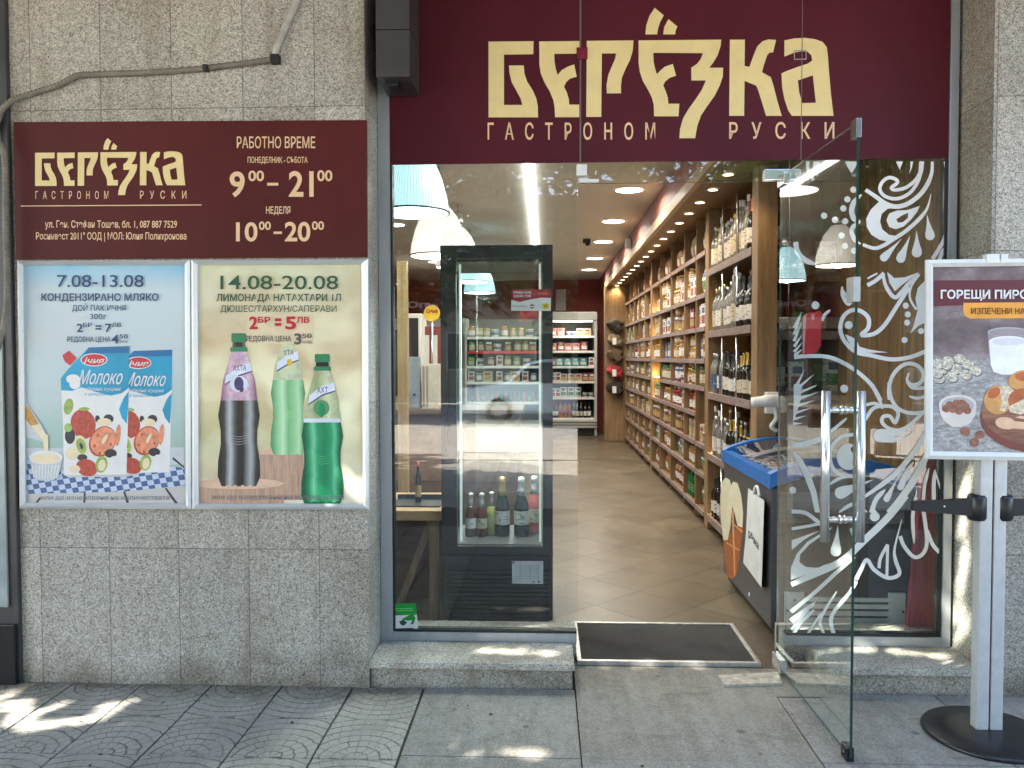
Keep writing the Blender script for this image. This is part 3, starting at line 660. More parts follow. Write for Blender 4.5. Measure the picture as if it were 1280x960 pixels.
def bottle_art(cx, y0, cap_h, lab, mid, bot, w, mats):
    body, shine, label, band, deep = mats; H = bot - lab
    sym(cx, [(lab, .88 * w), (lab + .18 * H, 1.0 * w), (lab + .36 * H, .88 * w), (lab + .52 * H, .87 * w), (lab + .72 * H, 1.0 * w), (lab + .9 * H, 1.02 * w), (bot, .86 * w)], deep)
    sym(cx, [(lab, .80 * w), (lab + .18 * H, .90 * w), (lab + .36 * H, .79 * w), (lab + .52 * H, .78 * w), (lab + .72 * H, .90 * w), (lab + .9 * H, .91 * w), (bot - 6, .80 * w)], body)
    for q_ in range(4): fl_([(cx - .66 * w, lab + (.40 + .03 * q_) * H), (cx, lab + (.43 + .03 * q_) * H), (cx + .66 * w, lab + (.40 + .03 * q_) * H), (cx, lab + (.435 + .03 * q_) * H)], shine)
    for q_ in range(5): el_(cx + (q_ - 2) * .36 * w, bot - 2, .15 * w, 10, deep)
    sym(cx, [(y0 + cap_h, .34 * w), (y0 + cap_h + 40, .46 * w), (y0 + cap_h + (lab - y0 - cap_h) * .6, .76 * w), (lab, .88 * w)], label)
    a1, b1 = y0 + cap_h + (lab - y0 - cap_h) * .42, y0 + cap_h + (lab - y0 - cap_h) * .24
    fl_([(cx - .62 * w, a1 + 22), (cx, b1 + 18), (cx + .58 * w, b1), (cx + .62 * w, b1 + 42), (cx, b1 + 62), (cx - .66 * w, a1 + 62)], 12)
    fl_([(cx - .66 * w, a1 + 62), (cx, b1 + 62), (cx + .62 * w, b1 + 42), (cx + .63 * w, b1 + 48), (cx, b1 + 70), (cx - .67 * w, a1 + 70)], band)
    sym(cx, [(y0, .32 * w), (y0 + 8, .36 * w), (y0 + cap_h * .5, .36 * w), (y0 + cap_h * .52, .28 * w), (y0 + cap_h * .8, .30 * w), (y0 + cap_h * .82, .40 * w), (y0 + cap_h + 6, .42 * w)], 2)
    sym(cx, [(y0 + cap_h * .52, .30 * w), (y0 + cap_h * .8, .32 * w)], 3)
    return a1, b1
a1, b1 = bottle_art(500, 60, 50, 300, 0, 668, 86, (6, 7, 14, 13, 6)); el_(508, 212, 14, 18, 17);
text(a, 'ХТА', 235 + .25 * 478, 235 + .25 * 528, 400 + .25 * 150, 400 + .25 * 176, FP, 13, .01)
a.flat([(310, 394), (392, 393), (392, 430), (307, 430)], FP, 15)
a1, b1 = bottle_art(255, 66, 86, 402, 0, 824, 104, (3, 4, 11, 13, 3)); text(a, 'АХТА', 235 + .25 * 226, 235 + .25 * 292, 400 + .25 * 228, 400 + .25 * 256, FP, 13, .01, dy=-1)
el_(255, 320, 46, 40, 12); el_(255, 318, 24, 34, 13); el_(268, 345, 12, 16, 13); sym(255, [(372, 82), (402, 91)], 11)
a1, b1 = bottle_art(672, 170, 78, 505, 0, 918, 104, (8, 9, 14, 13, 10)); text(a, 'АХТ', 235 + .25 * 646, 235 + .25 * 700, 400 + .25 * 338, 400 + .25 * 366, FP, 13, .01, dy=-1)
el_(668, 440, 40, 40, 6); el_(668, 450, 18, 36, 8); sym(672, [(492, 92), (512, 93)], 12)
a.build('poster_picture', LM, p2)
a = MB()
for s_, x0, x1, y0, y1, b, mi in [('14.08-20.08', 276, 423, 343.7, 361.5, .006, 0), ('ЛИМОНАДА НАТАХТАРИ 1Л', 271, 426.4, 367.4, 376.4, .016, 0), ('ДЮШЕС/ТАРХУН/САПЕРАВИ', 276, 421, 381.8, 389.8, 0, 0), ('2', 312, 322.5, 394.7, 411, .03, 1), ('БР', 323, 338, 396, 403.4, .02, 1), ('=', 344, 352, 392, 412, .03, 1), ('5', 357, 370.5, 394.7, 411, .03, 1), ('ЛВ', 371, 387, 396, 403.4, .02, 1), ('РЕДОВНА ЦЕНА', 307.5, 364.5, 419.7, 426.6, .012, 2), ('3', 368, 377, 416, 430, .03, 2), ('50', 378, 390, 416.5, 422.5, .01, 2), ('лв/бр', 378, 390, 425.5, 429, 0, 2)]:
    text(a, s_, x0, x1, y0, y1, FP, mi, b, off=0.0046)
text(a, 'или до изчерпване на количествата', 266, 430, 617.5, 624, FP, 3, 0, off=0.0046)
a.build('poster_lettering', [M_DGREEN, M_RED, M_INK, PM[GY]], p2)
# ================================================================ SHOP WINDOW, BIG SIGN, DOOR
XL, XR = onY(490, 500, YW).x, onY(1176, 500, YW).x
XD0, XD1 = onY(722, 500, YW).x, onY(972, 500, YW).x      # doorway
ZT = onY(850, 202, YW).z; ZTR = onY(850, 228, YW).z        # sign bottom, transom bottom
# aluminium frame pieces belong to the window they hold
wl = thing('shop_window', 'tall fixed shop window left of the doorway with silver frame and fridge behind', 'window', (-0.35, YW, 0.122))
q = MB(); q.box(-0.798, XL, YW - 0.02, YW + 0.05, 0.1225, 3.25, bev=0.003); q.box(XL + 0.0005, XD0 - 0.004, YW - 0.018, YW + 0.05, 0.1225, 0.165, bev=0.003); q.build('window_frame', M_ALU, wl)
q = MB(); q.box(XL + 0.0005, XL + 0.010, YW - 0.012, YW + 0.04, 0.166, ZT); q.box(XL + 0.011, XD0 - 0.004, YW - 0.012, YW + 0.04, 0.1655, 0.176); q.build('gasket', M_BLACK, wl)
def pane(name, x0, x1, z0, z1, parent, y=YW, mat=None, edge=True):
    q = MB(); q.box(x0, x1, y, y + 0.010, z0, z1, 0)
    o = q.build(name, [mat or M_GLASS, M_GEDGE], parent)
    for pl in o.data.polygons:
        if abs(pl.normal.y) < 0.5 and edge: pl.material_index = 1
    return o
pane('glass_pane', XL + 0.011, XD0, 0.1762, ZT + 0.03, wl)
# inner window board catching the light
q = MB(); q.box(XL - 0.05, XD0 - 0.004, YW + 0.055, YW + 0.20, 0.02, 0.150); q.build('inner_board', MGs, wl)
wr = thing('shop_window', 'fixed window right of the doorway covered with white swirling ornaments', 'window', (1.5, YW, 0.122))
XP = onY(985, 500, YW).x
q = MB(); q.box(XR + 0.012, XR + 0.052, YW - 0.02, YW + 0.05, 0.1225, 3.25, bev=0.003); q.box(XP, XR + 0.0118, YW - 0.018, YW + 0.05, 0.1225, 0.168, bev=0.003); q.build('window_frame', M_ALU, wr)
q = MB(); q.box(XR + 0.0005, XR + 0.0115, YW - 0.012, YW + 0.04, 0.169, ZT); q.box(XP, XR, YW - 0.012, YW + 0.04, 0.1685, 0.180); q.build('gasket', M_BLACK, wr)
pane('glass_pane', XP, XR, 0.1805, ZT + 0.03, wr)
q = MB(); q.box(XP + 0.01, XR + 0.05, YW + 0.055, YW + 0.22, 0.02, 0.155); q.build('inner_board', MGs, wr)
# ornaments, cut white vinyl on the outer face of the pane
OP = planeY(YW - 0.0008)
orn = MB()
def tr(off, s): return lambda x, y: (off[0] + x * s, off[1] + y * s)
def ST(t, s_, pts, w, tp=(1, 1)): stroke(orn, [t(*p) for p in pts], w * s_ * 1.15, OP, 0, None, tp)
def FL(t, pts): orn.lay += 1; orn.flat([t(*p) for p in pts], OP, 0, 0.00004 * orn.lay)
def DR(t, s_, tip, end, r): drop(orn, t(*tip), t(*end), r * s_, OP)
def DOT(t, s_, x, y, r):
    c = t(x, y); orn.lay += 1; orn.ell(c[0], c[1], r * s_, r * s_, OP, 0, 18, 0, 0.00004 * orn.lay)
sA = .16406; A = tr((980, 195), sA)
ST(A, sA, [(1130, 42), (1125, 130), (1090, 220), (1030, 300), (940, 365), (850, 385), (770, 360), (700, 310), (622, 258)], 30, (.6, .8))
ST(A, sA, [(1052, 42), (1042, 110), (1005, 180), (930, 240), (850, 258), (818, 242), (862, 205), (852, 178), (800, 165), (752, 195), (730, 250), (760, 300), (830, 325), (900, 315), (970, 270), (1020, 195), (1048, 110)], 23)
FL(A, [(1030, 42), (1068, 42), (1062, 110), (1030, 190), (1000, 230), (1022, 150)])
FL(A, [(852, 42), (907, 42), (882, 106)]); FL(A, [(962, 42), (985, 42), (975, 90), (953, 140), (962, 90)])
FL(A, [(725, 345), (660, 410), (625, 480), (630, 540), (665, 600), (730, 640), (810, 655), (868, 612), (800, 600), (750, 560), (732, 500), (745, 440), (790, 402), (850, 395), (770, 368)])
orn.lay += 1; orn.flat([[A(*p) for p in [(1035, 380), (940, 412), (860, 415), (800, 440), (780, 490), (800, 540), (850, 558), (910, 538), (970, 482), (1015, 425)]], [A(*p) for p in [(945, 432), (895, 455), (855, 482), (868, 508), (905, 505), (945, 470)]]], OP, 0, 0.00004 * orn.lay)
ST(A, sA, [(1118, 290), (1090, 400), (1020, 490), (930, 570), (840, 630), (760, 680), (690, 703), (600, 675)], 26, (.15, .8))
for tip, end, r in [((898, 628), (763, 772), 32), ((965, 600), (890, 778), 36), ((1010, 565), (1012, 733), 40), ((1088, 440), (1112, 605), 37)]: DR(A, sA, tip, end, r)
ST(A, sA, [(182, 42), (182, 100), (225, 186)], 22); FL(A, [(220, 42), (272, 42), (258, 100), (256, 158), (228, 100)])
for d_ in [(528, 257), (482, 330), (452, 400), (305, 455), (388, 487), (465, 498), (438, 606), (463, 685), (533, 722)]: DOT(A, sA, *d_, 24)
FL(A, [(465, 42), (560, 42), (545, 85), (515, 132), (480, 80)])
ST(A, sA, [(590, 295), (535, 350), (515, 420), (535, 480), (580, 500)], 34, (.2, .4)); ST(A, sA, [(580, 500), (530, 535), (515, 580), (540, 640), (585, 672)], 30, (.4, .2))
ST(A, sA, [(88, 655), (105, 735), (165, 795), (255, 830)], 34, (1, .2)); ST(A, sA, [(1240, 520), (1225, 620), (1185, 700), (1130, 785)], 26, (.2, 1)); FL(A, [(1215, 42), (1240, 42), (1240, 190)])
ST(A, sA, [(1240, 690), (1205, 735), (1180, 800)], 26, (.3, 1))
sB = 1 / 6; B = tr((980, 340), sB)
ST(B, sB, [(625, 100), (690, 62), (750, 8)], 26); ST(B, sB, [(625, 50), (660, 30), (700, 10)], 12)
FL(B, [(772, 0), (825, 45), (905, 40), (1015, 0), (900, 85), (830, 143), (790, 80)])
ST(B, sB, [(740, 10), (765, 110), (828, 190), (880, 150), (940, 80), (1010, 15)], 26, (.7, .6))
ST(B, sB, [(940, 112), (850, 250), (760, 390), (690, 455), (620, 475), (582, 468), (630, 420), (632, 345), (572, 292), (500, 290), (442, 340), (422, 430), (455, 520), (540, 600), (650, 625), (800, 655), (940, 640), (1072, 590)], 27)
FL(B, [(1160, 20), (1072, 50), (1002, 120), (985, 200), (1000, 288), (972, 400), (945, 462), (1010, 402), (1090, 366), (1165, 340), (1165, 250), (1060, 290), (1080, 180)])
FL(B, [(1000, 250), (1030, 160), (1070, 100), (1160, 60), (1090, 150), (1040, 230), (1030, 300)])
ST(B, sB, [(1015, 18), (952, 110), (945, 200), (992, 282)], 15)
for d_ in [(912, 252), (927, 318), (922, 380), (1027, 443), (903, 510)]: DOT(B, sB, *d_, 23)
for d_ in [(235, 250), (485, 398), (450, 875)]: DOT(B, sB, *d_, 30)
FL(B, [(455, 465), (540, 503), (565, 560), (640, 582), (783, 603), (650, 606), (560, 598), (495, 545)])
ST(B, sB, [(790, 958), (785, 880), (810, 785), (870, 712), (940, 686), (1010, 710), (1045, 770), (1020, 830), (960, 846), (922, 810), (936, 755)], 25, (1, .5))
ST(B, sB, [(922, 820), (970, 870), (1085, 865)], 22); ST(B, sB, [(935, 930), (1000, 947), (1080, 925)], 20, (.3, 1))
ST(B, sB, [(75, 640), (180, 630), (330, 637), (440, 680), (545, 745), (640, 830), (690, 900), (725, 965)], 26)
FL(B, [(72, 845), (100, 878), (125, 962), (72, 962)])
for s_, e_ in [((95, 850), (152, 735)), ((100, 875), (225, 765)), ((112, 905), (240, 855)), ((118, 945), (252, 905)), ((75, 520), (132, 372)), ((75, 470), (125, 330)), ((75, 420), (132, 300)), ((75, 560), (135, 470)), ((75, 600), (135, 530)), ((80, 625), (135, 580))]: ST(B, sB, [s_, e_], 22, (1, .1))
ST(B, sB, [(345, 285), (305, 320), (285, 370)], 20, (.4, .4)); ST(B, sB, [(435, 110), (440, 180), (482, 240), (525, 190)], 24, (.4, .4)); FL(B, [(440, 130), (480, 180), (550, 180), (520, 205), (470, 205)])
C = tr((980, 480), sB)
FL(C, [(72, 0), (132, 0), (122, 120), (92, 225), (66, 290), (72, 130)])
for s_, e_ in [((105, 70), (245, 5)), ((105, 115), (252, 60)), ((95, 165), (232, 120)), ((85, 215), (202, 180)), ((76, 262), (162, 238)), ((65, 298), (137, 294))]: ST(C, sB, [s_, e_], 20, (1, .1))
ST(C, sB, [(62, 455), (150, 450), (280, 410)], 36, (1, .8)); FL(C, [(60, 492), (130, 560), (190, 660), (240, 800), (268, 962), (230, 962), (200, 820), (140, 670), (64, 530)])
ST(C, sB, [(340, 362), (400, 315), (470, 255)], 19, (1, .4)); ST(C, sB, [(528, 378), (435, 392), (362, 460), (342, 540), (372, 640), (440, 680), (560, 698)], 23)
orn.lay += 1; cc = C(482, 545); orn.flat([[(cc[0] + 88 * sB * math.cos(k * PI / 16), cc[1] + 100 * sB * math.sin(k * PI / 16)) for k in range(32)], [(cc[0] + 7 + 26 * sB * math.cos(k * PI / 8), cc[1] - 9 + 26 * sB * math.sin(k * PI / 8)) for k in range(16)]], OP, 0, 0.00004 * orn.lay)
ST(C, sB, [(335, 755), (430, 700), (540, 688)], 22, (.5, 1)); DR(C, sB, (672, 714), (425, 815), 46)
ST(C, sB, [(600, 160), (680, 145), (742, 180)], 20); ST(C, sB, [(605, 270), (665, 185), (742, 165), (820, 175), (855, 220), (830, 290), (792, 242), (742, 245), (735, 290), (790, 335), (870, 345), (950, 300), (1035, 218)], 24)
ST(C, sB, [(785, -10), (800, 100), (850, 180), (930, 215), (1020, 215), (1085, 195)], 24); FL(C, [(640, 0), (672, 0), (722, 90), (745, 185), (715, 150)])
DR(C, sB, (982, 342), (718, 386), 50); FL(C, [(720, 345), (800, 395), (900, 400), (978, 345), (920, 405), (820, 440), (720, 436)])
ST(C, sB, [(1080, 335), (950, 540), (800, 700), (595, 850)], 32, (.9, .5)); ST(C, sB, [(1075, 520), (970, 720), (860, 880), (785, 968)], 46, (.8, 1))
DR(C, sB, (970, 583), (872, 770), 26); DR(C, sB, (862, 680), (768, 860), 25); ST(C, sB, [(758, 790), (690, 862), (652, 965)], 30, (.2, 1)); ST(C, sB, [(970, 585), (900, 680), (868, 760)], 22, (.3, 1))
ST(C, sB, [(1085, 630), (1052, 760), (1040, 900)], 22, (.2, 1)); ST(C, sB, [(1130, 640), (1120, 760), (1122, 900)], 26, (.2, 1)); ST(C, sB, [(1130, 655), (1172, 785)], 12); ST(C, sB, [(995, 770), (967, 965)], 20, (.2, 1)); DOT(C, sB, 64, 795, 26)
ST(C, sB, [(410, 962), (520, 900), (620, 960)], 24, (.3, .3))
sD = .20833; D = tr((980, 620), sD)
ST(D, sD, [(730, -5), (620, 130), (480, 265), (350, 385), (200, 460), (42, 530)], 36, (1, .7)); ST(D, sD, [(420, 362), (300, 470), (180, 580), (42, 692)], 20)
FL(D, [(40, 430), (75, 345), (140, 272), (290, 182), (270, 205), (150, 290), (95, 350), (90, 395), (130, 425), (200, 430), (280, 397), (180, 455), (40, 502)])
ST(D, sD, [(45, 92), (130, 102), (215, 165)], 20); ST(D, sD, [(45, 196), (130, 182), (215, 165)], 16); FL(D, [(45, 265), (215, 205), (120, 260), (45, 322)])
DR(D, sD, (322, 172), (309, 328), 33); DR(D, sD, (535, 60), (542, 120), 31); ST(D, sD, [(400, 192), (412, 235)], 15)
ST(D, sD, [(430, 500), (460, 440), (495, 382), (540, 442), (622, 490), (690, 465), (667, 385), (662, 310), (705, 140)], 20, (1, .2))
ST(D, sD, [(695, 240), (720, 302), (780, 365), (835, 340), (855, 260), (835, 90)], 20); ST(D, sD, [(620, 290), (577, 370), (568, 432)], 17); ST(D, sD, [(620, 290), (615, 480)], 15); ST(D, sD, [(855, 205), (890, 290), (932, 338)], 20); ST(D, sD, [(790, 5), (770, 120), (778, 285)], 19, (1, .2))
ST(D, sD, [(430, 510), (390, 580), (300, 690), (280, 760), (310, 865)], 20); ST(D, sD, [(315, 570), (240, 690), (215, 760), (250, 850)], 15, (.3, 1)); ST(D, sD, [(42, 750), (180, 642)], 32, (1, .5)); ST(D, sD, [(42, 800), (190, 630)], 14, (1, .3)); ST(D, sD, [(40, 850), (100, 760), (180, 680)], 18, (1, .3)); ST(D, sD, [(120, 860), (220, 700)], 18, (1, .4))
orn.build('vinyl_ornament', M_VINYL, wr)
# transom
tn = thing('transom_window', 'narrow glass transom strip above the doorway under the maroon sign', 'window', ((XD0 + XP) / 2, YW, ZTR))
pane('glass_pane', XD0 + 0.003, XP - 0.003, ZTR, ZT + 0.03, tn)
q = MB()
for px, py in ((727, 213),):
    k = onY(px, py, YW); q.box(k.x - 0.025, k.x + 0.025, YW - 0.012, YW - 0.0005, k.z - 0.027, k.z + 0.027, bev=0.004)
k = onY(735, 227, YW); q.box(XD0 + 0.004, XD0 + 0.10, YW - 0.006, YW - 0.0005, ZTR + 0.004, ZTR + 0.02, bev=0.002)
q.build('glass_clamp', M_WHITE, tn)
q = MB(); k0 = onY(955, 226, YW); k1 = onY(1000, 212, YW); q.box(k0.x, k1.x, YW - 0.016, YW - 0.0006, k0.z, k1.z, bev=0.003); q.box(k0.x, k1.x, YW + 0.0105, YW + 0.026, k0.z, k1.z, bev=0.003)
k2 = onY(998, 237, YW); q.box(k1.x - 0.045, k1.x, YW - 0.014, YW - 0.0006, k2.z, k0.z, bev=0.003); q.build('patch_fitting', M_STEEL, tn)
# big sign
bs = thing('shop_sign', 'huge maroon shop sign with gold lettering above window and doorway', 'sign', (0.6, YW, ZT))
q = MB(); q.box(XL + 0.0005, XR + 0.011, YW - 0.012, YW - 0.001, ZT, 3.25)
q.build('sign_panel', M_MAROON, bs)
FB = planeY(YW - 0.0125)
q = MB(); logo(q, FB); q.build('shop_logo', M_GOLD, bs)
q = MB(); text(q, 'ГАСТРОНОМ', 609.5, 819, 153.2, 174.2, FB, sp=2.6, bold=.012); text(q, 'РУСКИ', 911.5, 1043, 152.6, 173.2, FB, sp=2.6, bold=.012); q.build('sign_lettering', M_PEACH, bs)
q = MB(); k = onY(725.5, 100, YW - .012); q.box(k.x - 0.0035, k.x + 0.0035, YW - 0.0155, YW - 0.0122, ZT, 3.25)
q.build('glass_joint', M('joint_seal', (0.16, 0.13, 0.13), 0.3), bs)
q = MB(); k = onY(1002, 100, YW - .012); q.box(k.x - 0.0018, k.x + 0.0018, YW - 0.0150, YW - 0.0122, ZT, 3.25); q.build('glass_joint', MATS['joint_seal'], bs)
q = MB(); k = onY(727.5, 67.5, YW - .012); q.box(k.x - 0.026, k.x + 0.026, YW - 0.024, YW - 0.0156, k.z - 0.028, k.z + 0.028, bev=0.004); q.build('glass_clamp', M('maroon_clamp', (0.16, 0.012, 0.03), 0.25), bs)
q = MB(); k = onY(1000, 69, YW - .012)
for s_ in (-1, 1): q.box(k.x + s_ * .027 - .0015, k.x + s_ * .027 + .0015, YW - .018, YW - .0122, k.z - .02, k.z + .02); q.box(k.x - .028, k.x + .028, YW - .0181, YW - .0122, k.z + s_ * .02 - .0015, k.z + s_ * .02 + .0015)
q.build('clamp_outline', M('pale_seal', (0.4, 0.36, 0.36), 0.4), bs)
# dark housing at the top of the window jamb
hb = thing('shutter_housing', 'dark grey metal box mounted in the corner left of the big maroon sign', 'housing', (-0.70, 0.1, 2.75))
k0 = onY(470, 96, -0.02); k1 = onY(512, 36, -0.02)
q = MB(); q.box(k0.x, k1.x, -0.02, 0.25, k0.z, k1.z - 0.003, bev=0.004); q.box(k0.x, k1.x, -0.02, 0.25, k1.z + 0.001, 3.24, bev=0.004); q.build('metal_case', M_DKGREY, hb)
q = MB(); q.box(k0.x + 0.03, k0.x + 0.09, 0.02, 0.12, k0.z - 0.025, k0.z + 0.002, bev=0.004); q.build('bottom_bracket', M_BLKMET, hb)

# green sticker in the corner of the left window
st = MB(); FS = planeY(YW - 0.0010)
st.flat([(490.5, 754.5), (520, 754), (523, 792.5), (493, 794)], FS, 0); st.flat([(490.5, 754.5), (520, 754), (521.2, 768.3), (491.5, 769.5)], FS, 1)
st.flat([(502, 774), (511, 769), (517, 768), (519.5, 773), (517, 780), (513, 781), (515, 775), (510, 776)], FS, 2); st.flat([(499, 777), (504, 774.5), (509, 778), (505, 782), (501, 781)], FS, 3)
for y_ in (785.5, 789): st.flat([(498, y_), (517, y_ - .8), (517, y_ + .2), (498, y_ + 1)], FS, 4)
for y_ in (760.5, 763): st.flat([(493, y_), (516, y_ - .6), (516, y_ + .3), (493, y_ + .9)], FS, 5)
o = st.build('window_sticker', [M_PAPER, M('sticker_green', S(20, 150, 55), .4), M('sticker_leaf', S(30, 140, 40), .4), M('sticker_dark', S(10, 80, 50), .4), M_INK, M('sticker_lime', S(120, 205, 110), .4)])
tag(o, 'small white and green recycling sticker in the lower corner of the shop window', 'sticker')

# glass door, open towards the street
HX = XD1 + 0.005; ang = R(1.0)
FXp = onX(1069, 500, HX + 0.02)
DOORLEN = 0.885; ZD0, ZD1 = 0.022, 2.345
dr = thing('glass_door', 'frameless glass door standing open towards the street with two long steel handles', 'door', (HX, YW, 0))
dirv = Vector((math.sin(ang), -math.cos(ang), 0)); nrm = Vector((math.cos(ang), math.sin(ang), 0))
DM = Matrix.Translation((HX, YW - 0.012, 0)) @ Matrix(((dirv.x, nrm.x, 0, 0), (dirv.y, nrm.y, 0, 0), (0, 0, 1, 0), (0, 0, 0, 1)))
q = MB(); q.box(0, DOORLEN, -0.005, 0.005, ZD0, ZD1, 0, DM); o = q.build('glass_pane', [M_DOORG, M_GEDGE], dr)
for pl in o.data.polygons:
    if abs(pl.normal.dot(nrm)) < 0.5: pl.material_index = 1
HD = DOORLEN - 0.105
for sgn in (-1, 1):
    q = MB(); q.cyl(DM @ Vector((HD, sgn * 0.066, 0.80)), DM @ Vector((HD, sgn * 0.066, 1.372)), 0.0165, 16); o = q.build('handle', M_STEEL, dr)
    q = MB()
    for z in (0.885, 1.30): q.cyl(DM @ Vector((HD, sgn * 0.0052, z)), DM @ Vector((HD, sgn * 0.064, z)), 0.0105, 12); q.cyl(DM @ Vector((HD, sgn * 0.0052, z)), DM @ Vector((HD, sgn * 0.012, z)), 0.017, 14); q.cyl(DM @ Vector((HD, sgn * 0.028, z)), DM @ Vector((HD, sgn * 0.033, z)), 0.0125, 14)
    q.build('handle_mount', M_STEEL, o)
q = MB(); q.box(-0.02, 0.10, -0.018, 0.018, 0.018, 0.085, 0, DM, bev=0.003); o = q.build('bottom_hinge', M_STEEL, dr)
q = MB(); q.box(DOORLEN - 0.06, DOORLEN - 0.004, -0.014, 0.014, 0.004, 0.055, 0, DM, bev=0.003); q.cyl(DM @ Vector((DOORLEN - .03, -0.02, 0.028)), DM @ Vector((DOORLEN - .03, 0.02, 0.028)), 0.009, 12); q.build('door_stop', M_BLKMET, dr)
q = MB(); q.box(-0.01, 0.09, -0.016, 0.016, ZD1 - 0.05, ZD1 + 0.004, 0, DM, bev=0.003); q.build('top_hinge', M_STEEL, dr)
q = MB(); q.box(DOORLEN - 0.045, DOORLEN + 0.006, -0.010, 0.010, ZD1 - 0.055, ZD1 + 0.012, 0, DM, bev=0.003); q.build('corner_cap', M('dull_steel', (.3, .3, .3), .3, .9), dr)
q = MB(); q.box(DOORLEN - 0.06, DOORLEN + 0.004, -0.013, 0.013, 1.70, 1.79, 0, DM, bev=0.003); q.build('latch_clip', M('clear_clip', (.42, .44, .43), .15), dr)

# mat, floor plate
mt = thing('entrance_mat', 'dark rubber entrance mat in an aluminium tray frame in the doorway', 'doormat', (0.57, 0.5, ZF))
c4 = [onZ(u, v, ZF) for u, v in [(725, 833), (955, 833), (931, 785), (726, 783)]]
X0, X1 = 0.155, 1.035; Y0, Y1 = YW - 0.02, YW + 0.56
q = MB()
for b_ in ((X0, X1, Y0, Y0 + 0.022), (X0, X1, Y1 - 0.022, Y1), (X0, X0 + 0.022, Y0 + 0.0222, Y1 - 0.0222), (X1 - 0.022, X1, Y0 + 0.0222, Y1 - 0.0222)): q.box(b_[0], b_[1], b_[2], b_[3], 0.0, ZF + 0.016, bev=0.003)
q.build('tray_frame', M('worn_aluminium', (0.5, 0.49, 0.47), 0.35, .7, var=.25, scale=30), mt)
mm = NT('rubber_mat'); p = mm.geo(); wv = mm.noise(p, 220.0, 2.0); bg_ = mm.noise(p, 5.0, 4.0)
mm.base(mm.ramp(mm.math('ADD', mm.math('MULTIPLY', wv, .5), mm.math('MULTIPLY', bg_, .5)), [(.35, (.018, .017, .016)), (.65, (.05, .047, .042))])); mm.rough(.9); mm.bump(wv, .8, .004)
q = MB(); q.box(X0 + 0.0225, X1 - 0.0225, Y0 + 0.0225, Y1 - 0.0225, 0.0, ZF + 0.009, bev=0.002); q.build('rubber_pad', mm.m, mt)
q = MB(); c4 = [onZ(u, v, 0.011) for u, v in [(897, 846), (972, 842), (978, 856), (905, 858)]]
q.add([Vector((c.x, c.y, 0.005)) for c in c4] + [Vector((c.x, c.y, 0.020)) for c in c4], [(0, 1, 2, 3), (4, 5, 6, 7), (0, 1, 5, 4), (1, 2, 6, 5), (2, 3, 7, 6), (3, 0, 4, 7)])
tag(q.build('floor_spring_plate', M('scuffed_plate', (0.42, 0.40, 0.35), 0.45, .3, var=.45, scale=25)), 'scuffed pale metal cover plate in the ground under the door hinge', 'metal plate')

# ================================================================ POSTER STAND
PY = -0.35
bc = onZ(1224, 913, 0.02); SX, SY = bc.x, bc.y; 
ps = thing('poster_stand', 'white poster stand with hot pastry poster on a round black base beside the window', 'poster stand', (SX, SY, 0))
q = MB(); q.lathe([(0.232, 0.003), (0.236, 0.010), (0.228, 0.020), (0.14, 0.030), (0.06, 0.034)], 48, Matrix.Translation((SX + 0.03, SY, 0))); q.build('base', M_BLKMET, ps)
PXc = onY(1238, 600, SY).x
q = MB()
for s_ in (-1, 1): q.box(PXc + s_ * 0.027 - 0.0235, PXc + s_ * 0.027 + 0.0245, SY - 0.025, SY + 0.025, 0.03, 1.86, bev=0.008)
q.build('post', M('post_silver', (.50, .51, .52), .38, .25, var=.08, scale=20), ps)
q = MB(); q.box(PXc - 0.003, PXc + 0.003, SY - 0.018, SY + 0.018, 0.03, 1.85); q.build('post_groove', M_BLACK, ps)
PYF = SY - 0.030
tl = [(1159, 324.5), (1336, 322), (1338, 577), (1158, 574)]
il = [(1167.5, 333.5), (1327, 331.5), (1329, 567), (1167.5, 564.5)]
O = [onY(u, v, PYF - .02) for u, v in tl]; I = [onY(u, v, PYF - .02) for u, v in il]
def at(l, y): return [Vector((p.x, y, p.z)) for p in l]
Mi = [(a_ * .5 + b_ * .5) for a_, b_ in zip(O, I)]
rings = [at([(a_ + b_) / 2 for a_, b_ in zip(O, I)], PYF), at(O, PYF), at(O, PYF - .014), at(Mi, PYF - .022), at(I, PYF - .012), at(I, PYF - .006)]
q = MB(); q.add([p for r_ in rings for p in r_], [(k * 4 + i, k * 4 + (i + 1) % 4, (k + 1) * 4 + (i + 1) % 4, (k + 1) * 4 + i) for k in range(5) for i in range(4)]); q.build('snap_frame', M_WHITE, ps)
q = MB(); quadbox(q, [(il[0][0] - 3, il[0][1] - 3), (il[1][0] + 3, il[1][1] - 3), (il[2][0] + 3, il[2][1] + 3), (il[3][0] - 3, il[3][1] + 3)], PYF - .006, PYF - .001)
ppm = NT('pastry_poster_print'); p = ppm.geo(); s_ = ppm.n('SeparateXYZ', Vector=p)
nz = ppm.noise(ppm.mapping(p, (1, 1, 1.5)), 7.0, 6.0, .65); fn = ppm.noise(ppm.mapping(p, (1, 1, 2.4)), 45.0, 5.0, .7)
z_ = ppm.math('DIVIDE', ppm.math('SUBTRACT', s_.outputs[2], 1.10), 0.80)
top = ppm.ramp(nz, [(.3, (.08, .065, .07)), (.5, (.17, .12, .13)), (.68, (.30, .25, .26))])
low = ppm.ramp(fn, [(.32, (.16, .16, .165)), (.52, (.34, .335, .335)), (.68, (.54, .53, .52))])
ppm.base(ppm.mix(ppm.ramp(ppm.math('ADD', z_, ppm.math('MULTIPLY', nz, .08)), [(.52, (0, 0, 0)), (.56, (1, 1, 1))]), low, top)); ppm.rough(.4)
q.build('poster_sheet', ppm.m, ps)
FQ = planeY(PYF - .0065)
q7 = lambda l: [(1140 + x * .14583, 310 + y * .14583) for x, y in l]
